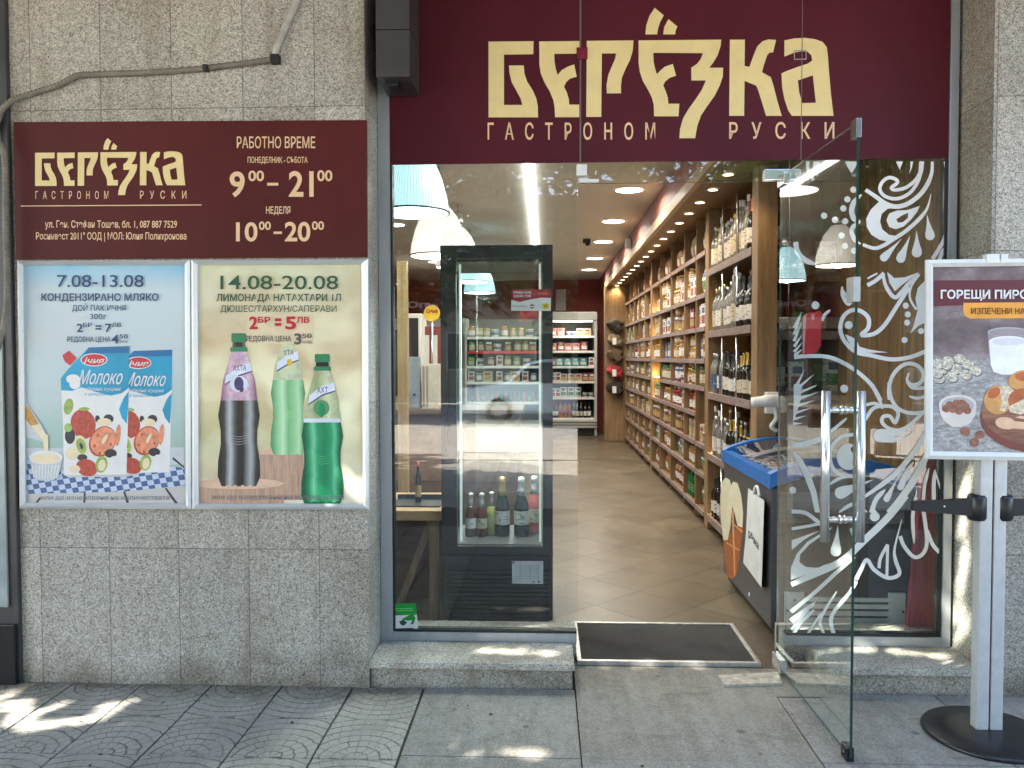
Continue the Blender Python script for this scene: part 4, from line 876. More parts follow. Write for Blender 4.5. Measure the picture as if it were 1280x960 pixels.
q8 = lambda l: [(1140 + x * .14583, 440 + y * .14583) for x, y in l]
a = MB()
PK = [M('print_maroon', S(92, 26, 40), .45, var=.1), M('print_orange_tag', S(232, 160, 60), .45), M('print_milk', S(232, 232, 238), .4), M('print_glass_grey', S(150, 140, 146), .35), M('print_egg', S(196, 188, 172), .5, var=.55, scale=110), M('print_nut', S(142, 92, 74), .5, var=.4, scale=60), M('print_bowl', S(214, 204, 196), .5, var=.1), M('print_bowl_in', S(170, 172, 174), .5),
      wood('print_board', (.20, .075, .045), (.34, .15, .09), 'X', scale=2), M('print_bun', S(206, 150, 84), .4, var=.3, scale=14), M('print_crumb', S(214, 196, 170), .6, var=.35, scale=70), M('print_spoon', S(222, 182, 150), .5, var=.12, scale=20), M('print_board_edge', S(120, 60, 52), .5), M('print_bun_red', S(182, 92, 44), .4, var=.25, scale=20), M('print_milk_shade', S(214, 214, 222), .4), M('print_egg_gap', S(84, 80, 78), .5, var=.3, scale=60)]
a.flat(q7([(188, 278), (1300, 270), (1300, 462), (188, 500)]), FQ, 0)
a.flat(q7([(440, 470), (1240, 462), (1240, 560), (1200, 600), (500, 605), (455, 585), (440, 545)]), FQ, 1)
def e7(x, y, rx, ry, mi): a.ell(1140 + x * .14583, 310 + y * .14583, rx * .14583, ry * .14583, FQ, mi, 24)
a.flat(q7([(648, 720), (1004, 720), (990, 1000), (970, 1075), (900, 1105), (760, 1105), (685, 1075), (664, 1000)]), FQ, 3); e7(826, 720, 178, 42, 7); e7(826, 724, 166, 34, 3)
a.flat(q7([(660, 800), (992, 800), (980, 1000), (960, 1060), (890, 1085), (770, 1085), (698, 1060), (674, 1000)]), FQ, 2); e7(826, 800, 166, 46, 2); e7(826, 802, 140, 34, 14)
def e8(x, y, rx, ry, mi, rot=0.0): a.ell(1140 + x * .14583, 440 + y * .14583, rx * .14583, ry * .14583, FQ, mi, 20, rot)
a.flat(q8([(190, 170), (650, 190), (560, 245), (300, 262), (190, 258)]), FQ, 7)
for x, y in [(310, 80), (410, 60), (480, 105), (375, 145), (250, 150), (225, 100), (545, 160), (460, 195), (340, 215), (230, 225), (215, 180), (290, 110)]: e8(x + 5, y + 7, 54, 42, 15, .4); e8(x, y, 52, 40, 4, .4)
a.flat(q8([(225, 450), (550, 450), (545, 530), (500, 610), (420, 645), (340, 640), (270, 590), (240, 530)]), FQ, 6); e8(390, 450, 162, 85, 6); e8(390, 455, 140, 68, 7)
for x, y in [(290, 485), (325, 455), (385, 440), (345, 490), (405, 490), (455, 465), (470, 500), (400, 505), (430, 440)]: e8(x, y, 38, 32, 5, .3)
e8(455, 680, 42, 38, 5); e8(580, 708, 42, 36, 5); e8(535, 775, 38, 40, 5)
e8(1000, 590, 420, 270, 12, .12); e8(1010, 530, 420, 265, 8, .1)
e8(735, 410, 120, 125, 9, .2); a.flat(q8([(740, 300), (820, 280), (880, 340), (840, 430), (790, 510), (750, 500), (770, 420)]), FQ, 10); e8(700, 350, 60, 40, 13, -.6)
e8(950, 240, 130, 85, 9, -.2); e8(960, 210, 80, 40, 13); e8(960, 420, 140, 110, 13, .1); a.flat(q8([(820, 470), (960, 400), (1080, 430), (1060, 520), (920, 535), (840, 515)]), FQ, 10)
e8(800, 610, 90, 52, 11, .15); a.flat(q8([(860, 590), (1200, 620), (1200, 680), (860, 655)]), FQ, 11); a.flat(q8([(880, 560), (930, 545), (1200, 600), (1200, 625)]), FQ, 11)
a.build('poster_picture', PK, ps)
a = MB(); text(a, 'ГОРЕЩИ ПИРОЖКИ', 1175.3, 1319, 362.3, 373.2, FQ, 0, .028, off=0.004); text(a, 'ИЗПЕЧЕНИ НА МЯСТО', 1213.5, 1318, 384.8, 392.6, FQ, 1, .012, off=0.004)
a.build('poster_lettering', [M_WHITE, M('brown_ink', S(88, 44, 24), .6)], ps)
q = MB()
for u0, u1 in ((1233, 1249), (1251, 1260)):
    k0 = onY(u0, 325, PYF - .02); k1 = onY(u1, 317.5, PYF - .02); q.box(k0.x, k1.x, PYF - .024, PYF + .01, k0.z - .012, k1.z, bev=.003)
q.build('poster_clip', M_WHITE, ps)
for sgn in (-1, 1):
    q = MB(); zc = onY(1238, 634, SY).z
    xa = PXc + sgn * 0.052; xb = PXc + sgn * 0.30
    q.add([(xa, SY - .022, zc - .034), (xa, SY + .022, zc - .034), (xa, SY + .022, zc + .034), (xa, SY - .022, zc + .034), (xb, SY - .012, zc - .014), (xb, SY + .012, zc - .014), (xb, SY + .012, zc + .022), (xb, SY - .012, zc + .022)],
          [(0, 1, 2, 3), (4, 5, 6, 7), (0, 1, 5, 4), (1, 2, 6, 5), (2, 3, 7, 6), (3, 0, 4, 7)]); o = q.build('belt_bracket', M_BLACK, ps)
    q = MB(); q.lathe([(0.004, -.05), (.03, -.05), (.036, -.04), (.036, .04), (.03, .05), (.004, .05)], 20, Matrix.Translation((PXc + sgn * 0.05, SY, zc))); q.build('belt_reel', M_BLKMET, o)
    q = MB(); q.lathe([(.0035, 0), (.0035, .003)], 8, Matrix.Translation((PXc + sgn * .185, SY - .020, zc + .006)) @ Matrix.Rotation(R(90), 4, 'X')); q.build('rivet', M_WHITE, o)
# grit and dry leaf scraps along the foot of the wall
q = MB(); rn = random.Random(9)
for i in range(230):
    x = rn.uniform(-2.35, 1.0) if i % 3 else rn.uniform(-2.35, -.5); y = -abs(rn.gauss(0, .05 if i % 2 else .5)) - .006
    if y < -1.2 or (x > .14 and y > -.02): continue
    r_ = rn.uniform(.0015, .006) if i % 8 else rn.uniform(.006, .013); a_ = rn.uniform(0, 6.3); z_ = .0035
    pts = [Vector((x + r_ * math.cos(a_ + k * 1.26) * rn.uniform(.4, 1), y + r_ * math.sin(a_ + k * 1.26) * rn.uniform(.3, .9), z_ + rn.uniform(0, r_ * .4))) for k in range(5)]
    q.add(pts + [Vector((x, y, z_ + r_ * .5))], [(k, (k + 1) % 5, 5) for k in range(5)] + [(4, 3, 2, 1, 0)], rn.choice((0, 0, 0, 1, 2)))
tag(q.build('pavement_litter', [M('dark_grit', (.05, .042, .034), .9), M('dry_leaf', (.20, .13, .06), .8), M('paper_scrap', (.5, .49, .46), .8)]), 'fine grit and dry scraps lying along the foot of the wall', 'litter', kind='stuff')

# ================================================================ SHOP LIGHTS
ORD = ['first', 'second', 'third', 'fourth', 'fifth', 'sixth', 'seventh', 'eighth', 'ninth', 'tenth', 'eleventh', 'twelfth', 'thirteenth', 'fourteenth', 'fifteenth', 'sixteenth', 'seventeenth', 'eighteenth', 'nineteenth', 'twentieth']
def lamp(name, parent, loc, energy, color, size=0.2, kind='AREA', spot=None, rot=None):
    l = bpy.data.lights.new(name, kind); l.energy = energy; l.color = color
    if kind == 'AREA': l.shape = 'DISK'; l.size = size; l.spread = R(160)
    if kind == 'POINT': l.shadow_soft_size = size
    if kind == 'SPOT': l.spot_size = R(spot); l.spot_blend = 0.7; l.shadow_soft_size = size
    o = bpy.data.objects.new(name, l); COL.objects.link(o); o.parent = parent
    o.location = Vector(loc) - Vector(parent.location)
    if rot: o.rotation_euler = rot
    return o
E_DISC = emit('lit_disc', (1.0, 0.93, 0.80), 2.0)
E_SPOT = emit('lit_downlight', (1.0, 0.82, 0.55), 2.0)
E_LED = emit('lit_strip', (1.0, 0.98, 0.94), 1.6)
CEILZ = 3.05
def ceiling_disc(x, y, label):
    t = thing('ceiling_light', label, 'ceiling light', (x, y, CEILZ), 'round ceiling lights')
    Tm = Matrix.Translation((x, y, 0))
    q = MB(); q.lathe([(.125, CEILZ - .012), (.145, CEILZ - .012), (.150, CEILZ - .002), (.150, CEILZ)], 28, Tm, closed=False); q.build('rim', M_WHITE, t)
    q = MB(); q.lathe([(.002, CEILZ - .009), (.124, CEILZ - .009), (.124, CEILZ - .004)], 28, Tm); q.build('diffuser', E_DISC, t)
    lamp('ceiling_lamp', t, (x, y, CEILZ - .03), 3.3, (1.0, 0.95, 0.85), .24)
for i, y in enumerate((3.9, 5.6, 7.2, 9.0, 10.6)): ceiling_disc(0.78, y, '%s round ceiling light from the doorway along the wooden soffit' % ORD[i])
for i, y in enumerate((2.1, 5.7, 9.3)): ceiling_disc(-1.75, y, '%s round ceiling light from the street behind the hanging lamps' % ORD[i])
ld = thing('led_strip', 'long thin white led strip light on the shop ceiling above the fridge', 'strip light', (-.13, 5, CEILZ))
for k in range(8):
    q = MB(); q.box(-.153, -.107, 0.9 + k * 1.15, 0.9 + k * 1.15 + 1.13, CEILZ - .03, CEILZ - .001, bev=.004); q.build('strip_tube', E_LED, ld)
    if k % 2 == 0: 
        o = lamp('strip_lamp', ld, (-.13, 1.5 + k * 1.15, CEILZ - .05), 3.4, (1.0, .97, .90), .5)
# pendants
def shade_mat(name, rgb, glow):
    n = NT(name); p = n.pos(); s_ = n.n('SeparateXYZ', Vector=p)
    a_ = n.math('ARCTAN2', s_.outputs[1], s_.outputs[0]); rib = n.math('SINE', n.math('MULTIPLY', a_, 72.0))
    n.base(n.ramp(n.math('ADD', n.math('MULTIPLY', rib, .25), .5), [(.2, tuple(q_ * .7 for q_ in rgb)), (.8, rgb)]))
    n.rough(.15); n.b.inputs['Transmission Weight'].default_value = 0.0
    n.b.inputs['Emission Color'].default_value = (*rgb, 1)
    n.set(n.b.inputs['Emission Strength'], n.math('MULTIPLY', n.math('ADD', n.math('MULTIPLY', rib, .12), 1.0), glow))
    n.bump(rib, .4, .004); return n.m
SH = [shade_mat('blue_reflection_shade', (.50, .82, .90), .17), shade_mat('white_ribbed_shade', (.92, .89, .80), .11)]  # blue shade and lining: reflected colour painted into the tint
E_IN = [emit('lit_blue_inside', (.75, .96, 1.0), .35), emit('lit_white_inside', (1.0, .95, .82), .4)]
def pendant(x, y, zr, r, k, label):
    t = thing('pendant_lamp', label, 'pendant lamp', (x, y, zr), 'bell shaped pendant lamps')
    pr = [(.001, .43), (.07, .43), (.10, .40), (.155, .33), (.20, .22), (.232, .10), (.245, .0)]
    pr = [(a_ * r / .245, b_ * r / .245) for a_, b_ in pr]
    q = MB(); q.lathe(pr, 48, None, True, False); o = q.build('lamp_shade', SH[k], None); o.parent = t
    q = MB(); q.lathe([(a_ * .965 + .0001, b_ - .006) for a_, b_ in pr[1:]], 40, None, True, False); o = q.build('shade_lining', E_IN[k], None); o.parent = t
    q = MB(); q.lathe([(pr[-1][0] - .004, -.006), (pr[-1][0] + .004, -.006), (pr[-1][0] + .004, .005), (pr[-1][0] - .004, .005)], 48, None, True, False); o = q.build('shade_rim', M_DKGREY, None); o.parent = t
    q = MB(); q.lathe([(.05, .42), (.055, .44), (.055, .54), (.02, .56), (.006, .57), (.006, CEILZ - zr)], 16); o = q.build('lamp_cord', M_STEEL, None); o.parent = t
    lamp('pendant_bulb', t, (x, y, zr + .05), 1.0, (.85, .97, 1.0) if k == 0 else (1, .92, .75), .08, 'POINT')
pendant(-.83, 1.50, 2.42, .225, 0, 'big glass pendant lamp with painted blue reflections hanging closest to the left window frame')
pendant(-.86, 2.95, 2.33, .235, 1, 'ribbed white glass pendant lamp hanging directly behind the big blue one')
pendant(-.88, 4.55, 2.42, .225, 1, 'white glass pendant lamp half hidden behind the black fridge top')
pendant(-.90, 6.15, 2.42, .225, 0, 'glass pendant lamp with painted blue reflections seen through the upper fridge glass')
pendant(-.92, 7.75, 2.42, .225, 0, 'small far pendant lamp with painted blue reflections low in the fridge glass')

# ================================================================ WALL SHELVING
XS, XB_ = 1.40, 1.74
soff = thing('wooden_soffit', 'long wooden soffit with a row of warm downlights over the wall shelves', 'soffit', (1.25, 6, 2.76))
q = MB(); q.box(1.08, 1.99, 1.30, 10.9, 2.762, 2.80); q.build('soffit_board', M_OAKY, soff)
q = MB(); q.box(1.075, 1.12, 1.30, 10.9, 2.74, 2.83, bev=.004); q.build('front_rail', wood('pale_oak_rail', (.42, .29, .14), (.55, .40, .22), 'Y'), soff)
q = MB(); q.box(1.081, 1.13, 1.31, 12.45, 2.831, 3.049); q.build('fascia_panel', M('fascia_paint', (.26, .10, .075), .6, var=.25, scale=1.2, stretch=(1, 1, .1)), soff)
for i in range(19):
    y = 1.55 + i * .5
    t = thing('downlight', '%s small warm downlight from the street in the wooden soffit' % ORD[i], 'downlight', (1.265, y, 2.76), 'soffit downlights')
    Tm = Matrix.Translation((1.265, y, 0))
    q = MB(); q.lathe([(.036, 2.756), (.048, 2.755), (.050, 2.761)], 18, Tm, closed=False); q.build('rim', M_STEEL, t)
    q = MB(); q.lathe([(.001, 2.7575), (.036, 2.7575), (.036, 2.7605)], 18, Tm); q.build('lens', E_SPOT, t)
    lamp('downlight_lamp', t, (1.265, y, 2.75), 3.0, (1.0, .74, .42), .03, 'SPOT', 120, (0, R(8), 0))

GOODS = {}
def gm(name, rgb, rough=.35, **k): return M(name, rgb, rough, **k)
def gm(name, rgb, rough=.35, **k):
    if not (name.startswith('label_') or name.endswith('_jar') or name.endswith('_print') or name in ('white_tub', 'sausage_pink')): return M(name, rgb, rough, **k)
    n = NT(name); p = n.pos(); a_ = n.noise(n.mapping(p, (26, 26, 70)), 1.0, 3.0, .6); b_ = n.noise(p, 42.0, 4.0, .6)
    pale = tuple(min(.62, v * .5 + .26) for v in rgb); dk = tuple(v * .28 for v in rgb); ac = tuple(v * .72 + .03 for v in (rgb[1], rgb[0] * .8, rgb[2]))
    base = n.ramp(b_, [(.28, dk), (.38, rgb), (.58, rgb), (.68, ac), (.78, pale)])
    n.base(n.mix(n.ramp(a_, [(.56, (0, 0, 0)), (.60, (.8, .8, .8))]), base, pale if sum(rgb) < 1.2 else dk)); n.rough(rough); return n.m
LBL = [gm('label_cream', (.56, .50, .38), .6, var=.2, scale=60), gm('label_white', (.70, .69, .66), .6, var=.25, scale=70), gm('label_red', (.24, .03, .03), .5, var=.3, scale=50), gm('label_gold', (.40, .28, .10), .45, var=.3, scale=50), gm('label_green', (.06, .22, .08), .5, var=.35, scale=50), gm('label_blue', (.05, .10, .20), .5, var=.3, scale=50), gm('label_black', (.02, .02, .02), .5)]
LC, LW, LR, LG, LGN, LBU, LBK = LBL
DK = gm('dark_bottle_glass', (.012, .016, .010), .08, spec=.7); BRN = gm('brown_bottle_glass', (.07, .022, .008), .1); AMB = gm('amber_glass', (.36, .14, .02), .12); CLR = gm('clear_bottle_glass', (.20, .20, .175), .06, spec=.9); GRN = gm('green_bottle_glass', (.01, .16, .05), .1); ROSE = gm('rose_glass', (.45, .12, .10), .12); LIME = gm('lime_glass', (.34, .36, .12), .12)
OLV = gm('olive_jar', (.16, .17, .04), .2, var=.4, scale=60); REDJ = gm('red_jar', (.22, .03, .02), .2, var=.4, scale=60); ORJ = gm('orange_jar', (.36, .17, .045), .25, var=.35, scale=60); BRJ = gm('brown_jar', (.16, .07, .03), .3, var=.4, scale=60); WHJ = gm('white_tub', (.66, .64, .60), .4)
CAPS = {'gold': gm('cap_gold', (.55, .38, .10), .3, metal=.6), 'red': gm('cap_red', (.40, .02, .02), .4), 'black': gm('cap_black', (.02, .02, .02), .4), 'white': gm('cap_white', (.7, .7, .68), .4), 'green': gm('cap_green', (.02, .22, .08), .4), 'silver': gm('cap_silver', (.55, .55, .55), .3, metal=.7)}
def bottle_mb(kind):
    q = MB()
    P = {'wine': [(.032, 0, 0), (.037, .005, 0), (.037, .05, 1), (.0375, .14, 0), (.037, .19, 0), (.030, .215, 0), (.015, .24, 2), (.0145, .305, 2), (.0155, .31, 2), (.0155, .318, 2)],
         'vodka': [(.033, 0, 0), (.036, .004, 0), (.036, .04, 1), (.0365, .15, 0), (.036, .20, 0), (.022, .235, 0), (.014, .25, 0), (.014, .275, 2), (.0165, .278, 2), (.0165, .305, 2)],
         'cognac': [(.044, 0, 0), (.048, .006, 0), (.048, .03, 1), (.047, .11, 0), (.040, .15, 0), (.018, .185, 0), (.015, .22, 2), (.018, .222, 2), (.018, .25, 2)],
         'beer': [(.029, 0, 0), (.031, .004, 0), (.031, .03, 1), (.0315, .10, 0), (.030, .14, 0), (.018, .185, 1), (.0135, .21, 0), (.0125, .225, 2), (.0145, .228, 2), (.0145, .238, 2)],
         'soda': [(.034, 0, 0), (.042, .01, 0), (.041, .07, 1), (.042, .17, 0), (.041, .22, 0), (.026, .27, 0), (.014, .295, 2), (.017, .297, 2), (.017, .318, 2)],
         'tall': [(.027, 0, 0), (.029, .004, 0), (.029, .05, 1), (.0295, .16, 0), (.028, .24, 0), (.015, .28, 0), (.012, .33, 2), (.014, .333, 2), (.014, .375, 2)],
         'jar': [(.036, 0, 0), (.040, .005, 0), (.040, .02, 1), (.0405, .07, 0), (.040, .085, 0), (.034, .096, 2), (.0365, .097, 2), (.0365, .114, 2)],
         'bigjar': [(.046, 0, 0), (.052, .006, 0), (.052, .03, 1), (.0525, .11, 0), (.052, .14, 0), (.042, .155, 2), (.045, .156, 2), (.045, .175, 2)],
         'can': [(.034, 0, 2), (.037, .003, 2), (.037, .006, 0), (.037, .03, 1), (.0372, .085, 0), (.037, .105, 2), (.035, .112, 2)],
         'tub': [(.038, 0, 0), (.040, .004, 0), (.046, .03, 1), (.047, .06, 0), (.048, .085, 2), (.050, .086, 2), (.050, .095, 2)]}[kind]
    return q.lathe(P + [(.001, P[-1][1], 2)], 14)
def box_mb(wd, dp, h):
    q = MB(); q.box(-wd / 2, wd / 2, -dp / 2, dp / 2, 0, h, 0, None, .0015)
    for s_ in (-1, 1):
        q.box(-wd * .38, wd * .38, s_ * dp / 2 - .0006, s_ * dp / 2 + .0006, h * .18, h * .52, 1); q.box(-wd * .30, wd * .30, s_ * dp / 2 - .0006, s_ * dp / 2 + .0006, h * .62, h * .84, 2)
        q.box(s_ * wd / 2 - .0006, s_ * wd / 2 + .0006, -dp * .38, dp * .38, h * .18, h * .52, 1); q.box(s_ * wd / 2 - .0006, s_ * wd / 2 + .0006, -dp * .3, dp * .3, h * .62, h * .84, 2)
    return q
def packet_mb(wd, h, th, seed):
    q = MB(); rn = random.Random(seed); n, m_ = 8, 9
    for s_ in (-1, 1):
        vs = []; 
        for j in range(m_ + 1):
            for i in range(n + 1):
                u, v = i / n, j / m_
                e = (max(0, math.sin(PI * u)) ** .6) * (max(0, math.sin(PI * min(1, max(0, (v - .04) / .92)))) ** .5)
                vs.append(((u - .5) * wd * (1 - .06 * math.sin(PI * v)), s_ * (th / 2 * e * (1 + rn.uniform(-.12, .12)) + .0006), v * h))
        fs = []; ms = []
        for j in range(m_):
            for i in range(n):
                k = j * (n + 1) + i; fs.append((k, k + 1, k + n + 2, k + n + 1))
                ms.append(1 if 2 <= j <= 4 and 1 <= i <= 6 else (2 if 6 <= j <= 7 and 2 <= i <= 5 else 0))
        o = len(q.v); q.v += vs
        for f, mi in zip(fs, ms): q.f.append([a_ + o for a_ in f]); q.m.append(mi); q.sm.append(True)
    return q
KINDS = {
 'dark wine bottle': ('wine', (DK, LC, CAPS['gold'])), 'red capped wine bottle': ('wine', (DK, LW, CAPS['red'])), 'black wine bottle': ('wine', (DK, LW, CAPS['black'])),
 'clear spirit bottle': ('vodka', (CLR, LW, CAPS['silver'])), 'clear blue label bottle': ('vodka', (CLR, LBU, CAPS['silver'])), 'pale gold bottle': ('vodka', (CLR, LC, CAPS['gold'])), 'amber cognac bottle': ('cognac', (AMB, LC, CAPS['gold'])), 'brown beer bottle': ('beer', (BRN, LW, CAPS['gold'])), 'tall clear bottle': ('tall', (CLR, LC, CAPS['white'])), 'tall dark bottle': ('tall', (DK, LG, CAPS['red'])), 'green soda bottle': ('soda', (GRN, LGN, CAPS['green'])), 'amber soda bottle': ('soda', (AMB, LR, CAPS['red'])),
 'olive pickle jar': ('bigjar', (OLV, LC, CAPS['green'])), 'red sauce jar': ('jar', (REDJ, LW, CAPS['red'])), 'orange honey jar': ('jar', (ORJ, LC, CAPS['gold'])), 'brown spread jar': ('jar', (BRJ, LG, CAPS['white'])), 'amber pickle jar': ('bigjar', (ORJ, LW, CAPS['gold'])), 'silver fish tin': ('can', (LBU, LW, CAPS['silver'])), 'gold tin': ('can', (LG, LC, CAPS['gold'])), 'white tub': ('tub', (WHJ, LBU, CAPS['white'])), 'red tin': ('can', (LR, LC, CAPS['silver'])),
 'white carton': (('box', .10, .07, .18), (LW, LR, LBU)), 'cream biscuit carton': (('box', .13, .06, .15), (LC, LG, LR)), 'green tea carton': (('box', .08, .07, .12), (LGN, LC, LG)), 'blue carton': (('box', .11, .05, .16), (LBU, LW, LG)), 'red chocolate carton': (('box', .12, .04, .17), (LR, LG, LW)),
 'orange snack packet': (('pkt', .15, .21, .07), (ORJ, LW, LR)), 'white grain packet': (('pkt', .13, .20, .07), (LW, LGN, LBU)), 'red sweets packet': (('pkt', .14, .19, .06), (LR, LW, LG)), 'yellow pasta packet': (('pkt', .13, .22, .07), (LG, LW, LGN)), 'green packet': (('pkt', .14, .20, .06), (LGN, LW, LC)), 'brown nut packet': (('pkt', .13, .18, .06), (BRJ, LC, LR)), 'pink sausage packet': (('pkt', .15, .16, .05), (gm('sausage_pink', (.52, .18, .15), .35, var=.4, scale=40), LW, LR)), 'teal packet': (('pkt', .15, .17, .05), (gm('teal_print', (.03, .26, .27), .4, var=.2), LW, LC)),
}
NAMEOF = {}
def proto(kind):
    if kind not in GOODS:
        spec, mats = KINDS[kind]
        if isinstance(spec, str): q = bottle_mb(spec)
        elif spec[0] == 'box': q = box_mb(*spec[1:])
        else: q = packet_mb(*spec[1:], seed=len(GOODS))
        nm = kind.replace(' ', '_')
        me_o = q.build(nm, list(mats)); me = me_o.data; bpy.data.objects.remove(me_o)
        xs_ = [v.co.x for v in me.vertices]; zs_ = [v.co.z for v in me.vertices]
        GOODS[kind] = (me, max(xs_) - min(xs_), max(zs_), nm)
    return GOODS[kind]
NG = {}
def put(kind, loc, label, rz=0.0, k=1.0, lean=0.0, group=None, cat=None):
    me, wd, h, nm = proto(kind)
    o = bpy.data.objects.new(nm, me); COL.objects.link(o); o.location = loc; o.scale = (k, k, k); o.rotation_euler = (lean, 0, rz)
    c_ = cat or kind.split()[-1]
    tag(o, label, c_, group or (c_ + 's on the shop shelves')); return o

# bottle bay by the doorway: posts, shelves, back
bay = thing('bottle_rack', 'oak bottle rack with four tall shelves at the street end of the wall shelving', 'shelf unit', (1.55, 2.6, 0))
for y0, y1 in ((1.78, 1.93), (3.36, 3.50)):
    q = MB(); q.box(XS, 1.53 if y0 < 2 else XB_, y0, y1, ZF, 2.7615, bev=.004); q.build('upright', M_OAK, bay)
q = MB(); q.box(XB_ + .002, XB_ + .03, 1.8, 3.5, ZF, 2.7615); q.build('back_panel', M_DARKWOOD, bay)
BZ = [2.235, 1.71, 1.19, .67, .14]
for z in BZ:
    q = MB(); q.box(XS + .012, XB_ + .001, 1.932, 3.358, z - .03, z, bev=.002); o = q.build('shelf', M_OAKY, bay)
    q = MB(); q.box(XS - .006, XS + .0115, 1.932, 3.358, z - .045, z + .012, bev=.002); q.build('price_rail', M_GREYWOOD, o)
for z0, z1 in zip(BZ, [2.76] + BZ[:-1]):
    for y in (2.42, 2.9):
        q = MB(); q.cyl((XS + .02, y, z0 + .001), (XS + .02, y, z1 - .047), .009, 8); q.build('hanging_rod', M_STEEL, bay)
for z in BZ[:]:
    q = MB(); q.box(XS + .03, XS + .26, 3.335, 3.352, z + .002, z + .014, bev=.002); q.build('shelf_light', emit('lit_shelf_strip', (1, .72, .32), .9) if 'lit_shelf_strip' not in MATS else MATS['lit_shelf_strip'], bay)
    lamp('shelf_lamp', bay, (XS + .06, 3.26, z + .06), .45, (1, .66, .26), .03, 'POINT')
rg = random.Random(11)
rows = [['clear spirit bottle', 'tall clear bottle', 'red capped wine bottle', 'pale gold bottle', 'amber cognac bottle'], ['pale gold bottle', 'clear spirit bottle', 'tall clear bottle', 'black wine bottle'], ['clear blue label bottle', 'black wine bottle', 'black wine bottle', 'dark wine bottle'], ['tall clear bottle', 'clear spirit bottle', 'dark wine bottle', 'brown beer bottle'], ['black wine bottle', 'dark wine bottle', 'tall dark bottle']]
SHN = ['top', 'second', 'third', 'fourth', 'bottom']
for ri, (z, ks) in enumerate(zip(BZ, rows)):
    for depth in (0, 1):
        y = 1.99; i = 0
        while y < 3.33:
            kind = ks[min(len(ks) - 1, int((3.34 - y) / 1.4 * len(ks) + rg.random() * 1.2 - .3))] if ri != 0 else ks[rg.randrange(len(ks))]
            if ri == 0 and y < 2.15: kind = 'red capped wine bottle'
            wd = proto(kind)[1]
            put(kind, (XS + .055 + depth * .12 + rg.uniform(-.01, .01), y, z), '%s %s from the street, %s row of the %s bottle rack shelf' % (ORD[i] if i < 20 else 'last', kind, 'front' if depth == 0 else 'rear', SHN[ri]), rg.uniform(0, 6), rg.uniform(.95, 1.08) * (1.15 if ri < 2 else 1.05))
            y += wd * 1.18 + rg.uniform(.006, .022) + (.05 if depth else 0); i += 1
# pigeonhole shelving
pg = thing('pigeonhole_shelf', 'tall oak pigeonhole shelving full of jars and packets along the right wall', 'shelf unit', (1.55, 7, 0))
DY = [3.502, 3.93, 4.55, 5.40, 6.25, 7.05, 7.75, 8.45, 9.1, 9.75, 10.45]
PZ = [2.43, 2.06, 1.765, 1.48, 1.235, .985, .72, .46, .13]
for i, y in enumerate(DY[1:]):
    big = abs(y - 7.05) < .01
    q = MB(); q.box(XS, XB_, y - (.07 if big else .012), y + (.07 if big else .012), ZF, 2.7615, bev=.002); q.build('upright', M_OAK, pg)
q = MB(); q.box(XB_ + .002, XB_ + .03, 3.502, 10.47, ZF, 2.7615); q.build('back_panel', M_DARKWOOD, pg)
ww = lambda i, y: (.07 if abs(DY[i] - 7.05) < .01 else .012) + .0015
for z in PZ:
    for i in range(len(DY) - 1):
        dz = 0 if z in (2.43, .13) or i % 3 != 1 else .03
        a_ = DY[i] + (ww(i, 0) if i else .0); b_ = DY[i + 1] - ww(i + 1, 0)
        if (z, i) in ((.985, 0), (1.235, 4)): continue
        q = MB(); q.box(XS + .008, XB_ + .001, a_, b_, z - .022, z, bev=.0015); o = q.build('shelf', M_OAKY, pg)
        q = MB(); q.box(XS - .005, XS + .0075, a_, b_, z - .036, z + .006, bev=.0015); q.build('price_rail', M_GREYWOOD, o)
for z in (2.06, 1.765, 1.48, 1.235, .985):
    q = MB(); q.box(XS + .03, XS + .2, 6.955, 6.972, z + .002, z + .012, bev=.002); q.build('shelf_light', MATS['lit_shelf_strip'], pg); lamp('shelf_lamp', pg, (XS + .05, 6.88, z + .06), .35, (1, .66, .26), .03, 'POINT')
pool = {0: ['orange snack packet', 'brown nut packet', 'yellow pasta packet'], 1: ['white carton', 'cream biscuit carton', 'white grain packet', 'orange honey jar', 'blue carton'], 2: ['green tea carton', 'white carton', 'red chocolate carton', 'gold tin', 'brown spread jar'], 3: ['orange honey jar', 'amber pickle jar', 'red sauce jar', 'blue carton'], 4: ['orange honey jar', 'silver fish tin', 'white tub', 'olive pickle jar'], 5: ['olive pickle jar', 'white carton', 'red sauce jar', 'amber pickle jar'], 6: ['red chocolate carton', 'brown spread jar', 'gold tin', 'cream biscuit carton'], 7: ['yellow pasta packet', 'amber pickle jar', 'red tin', 'white grain packet', 'orange snack packet'], 8: ['green soda bottle', 'red sweets packet', 'orange snack packet', 'white grain packet', 'amber soda bottle', 'yellow pasta packet']}
RN = ['top', 'second', 'third', 'fourth', 'fifth', 'sixth', 'seventh', 'eighth', 'bottom']
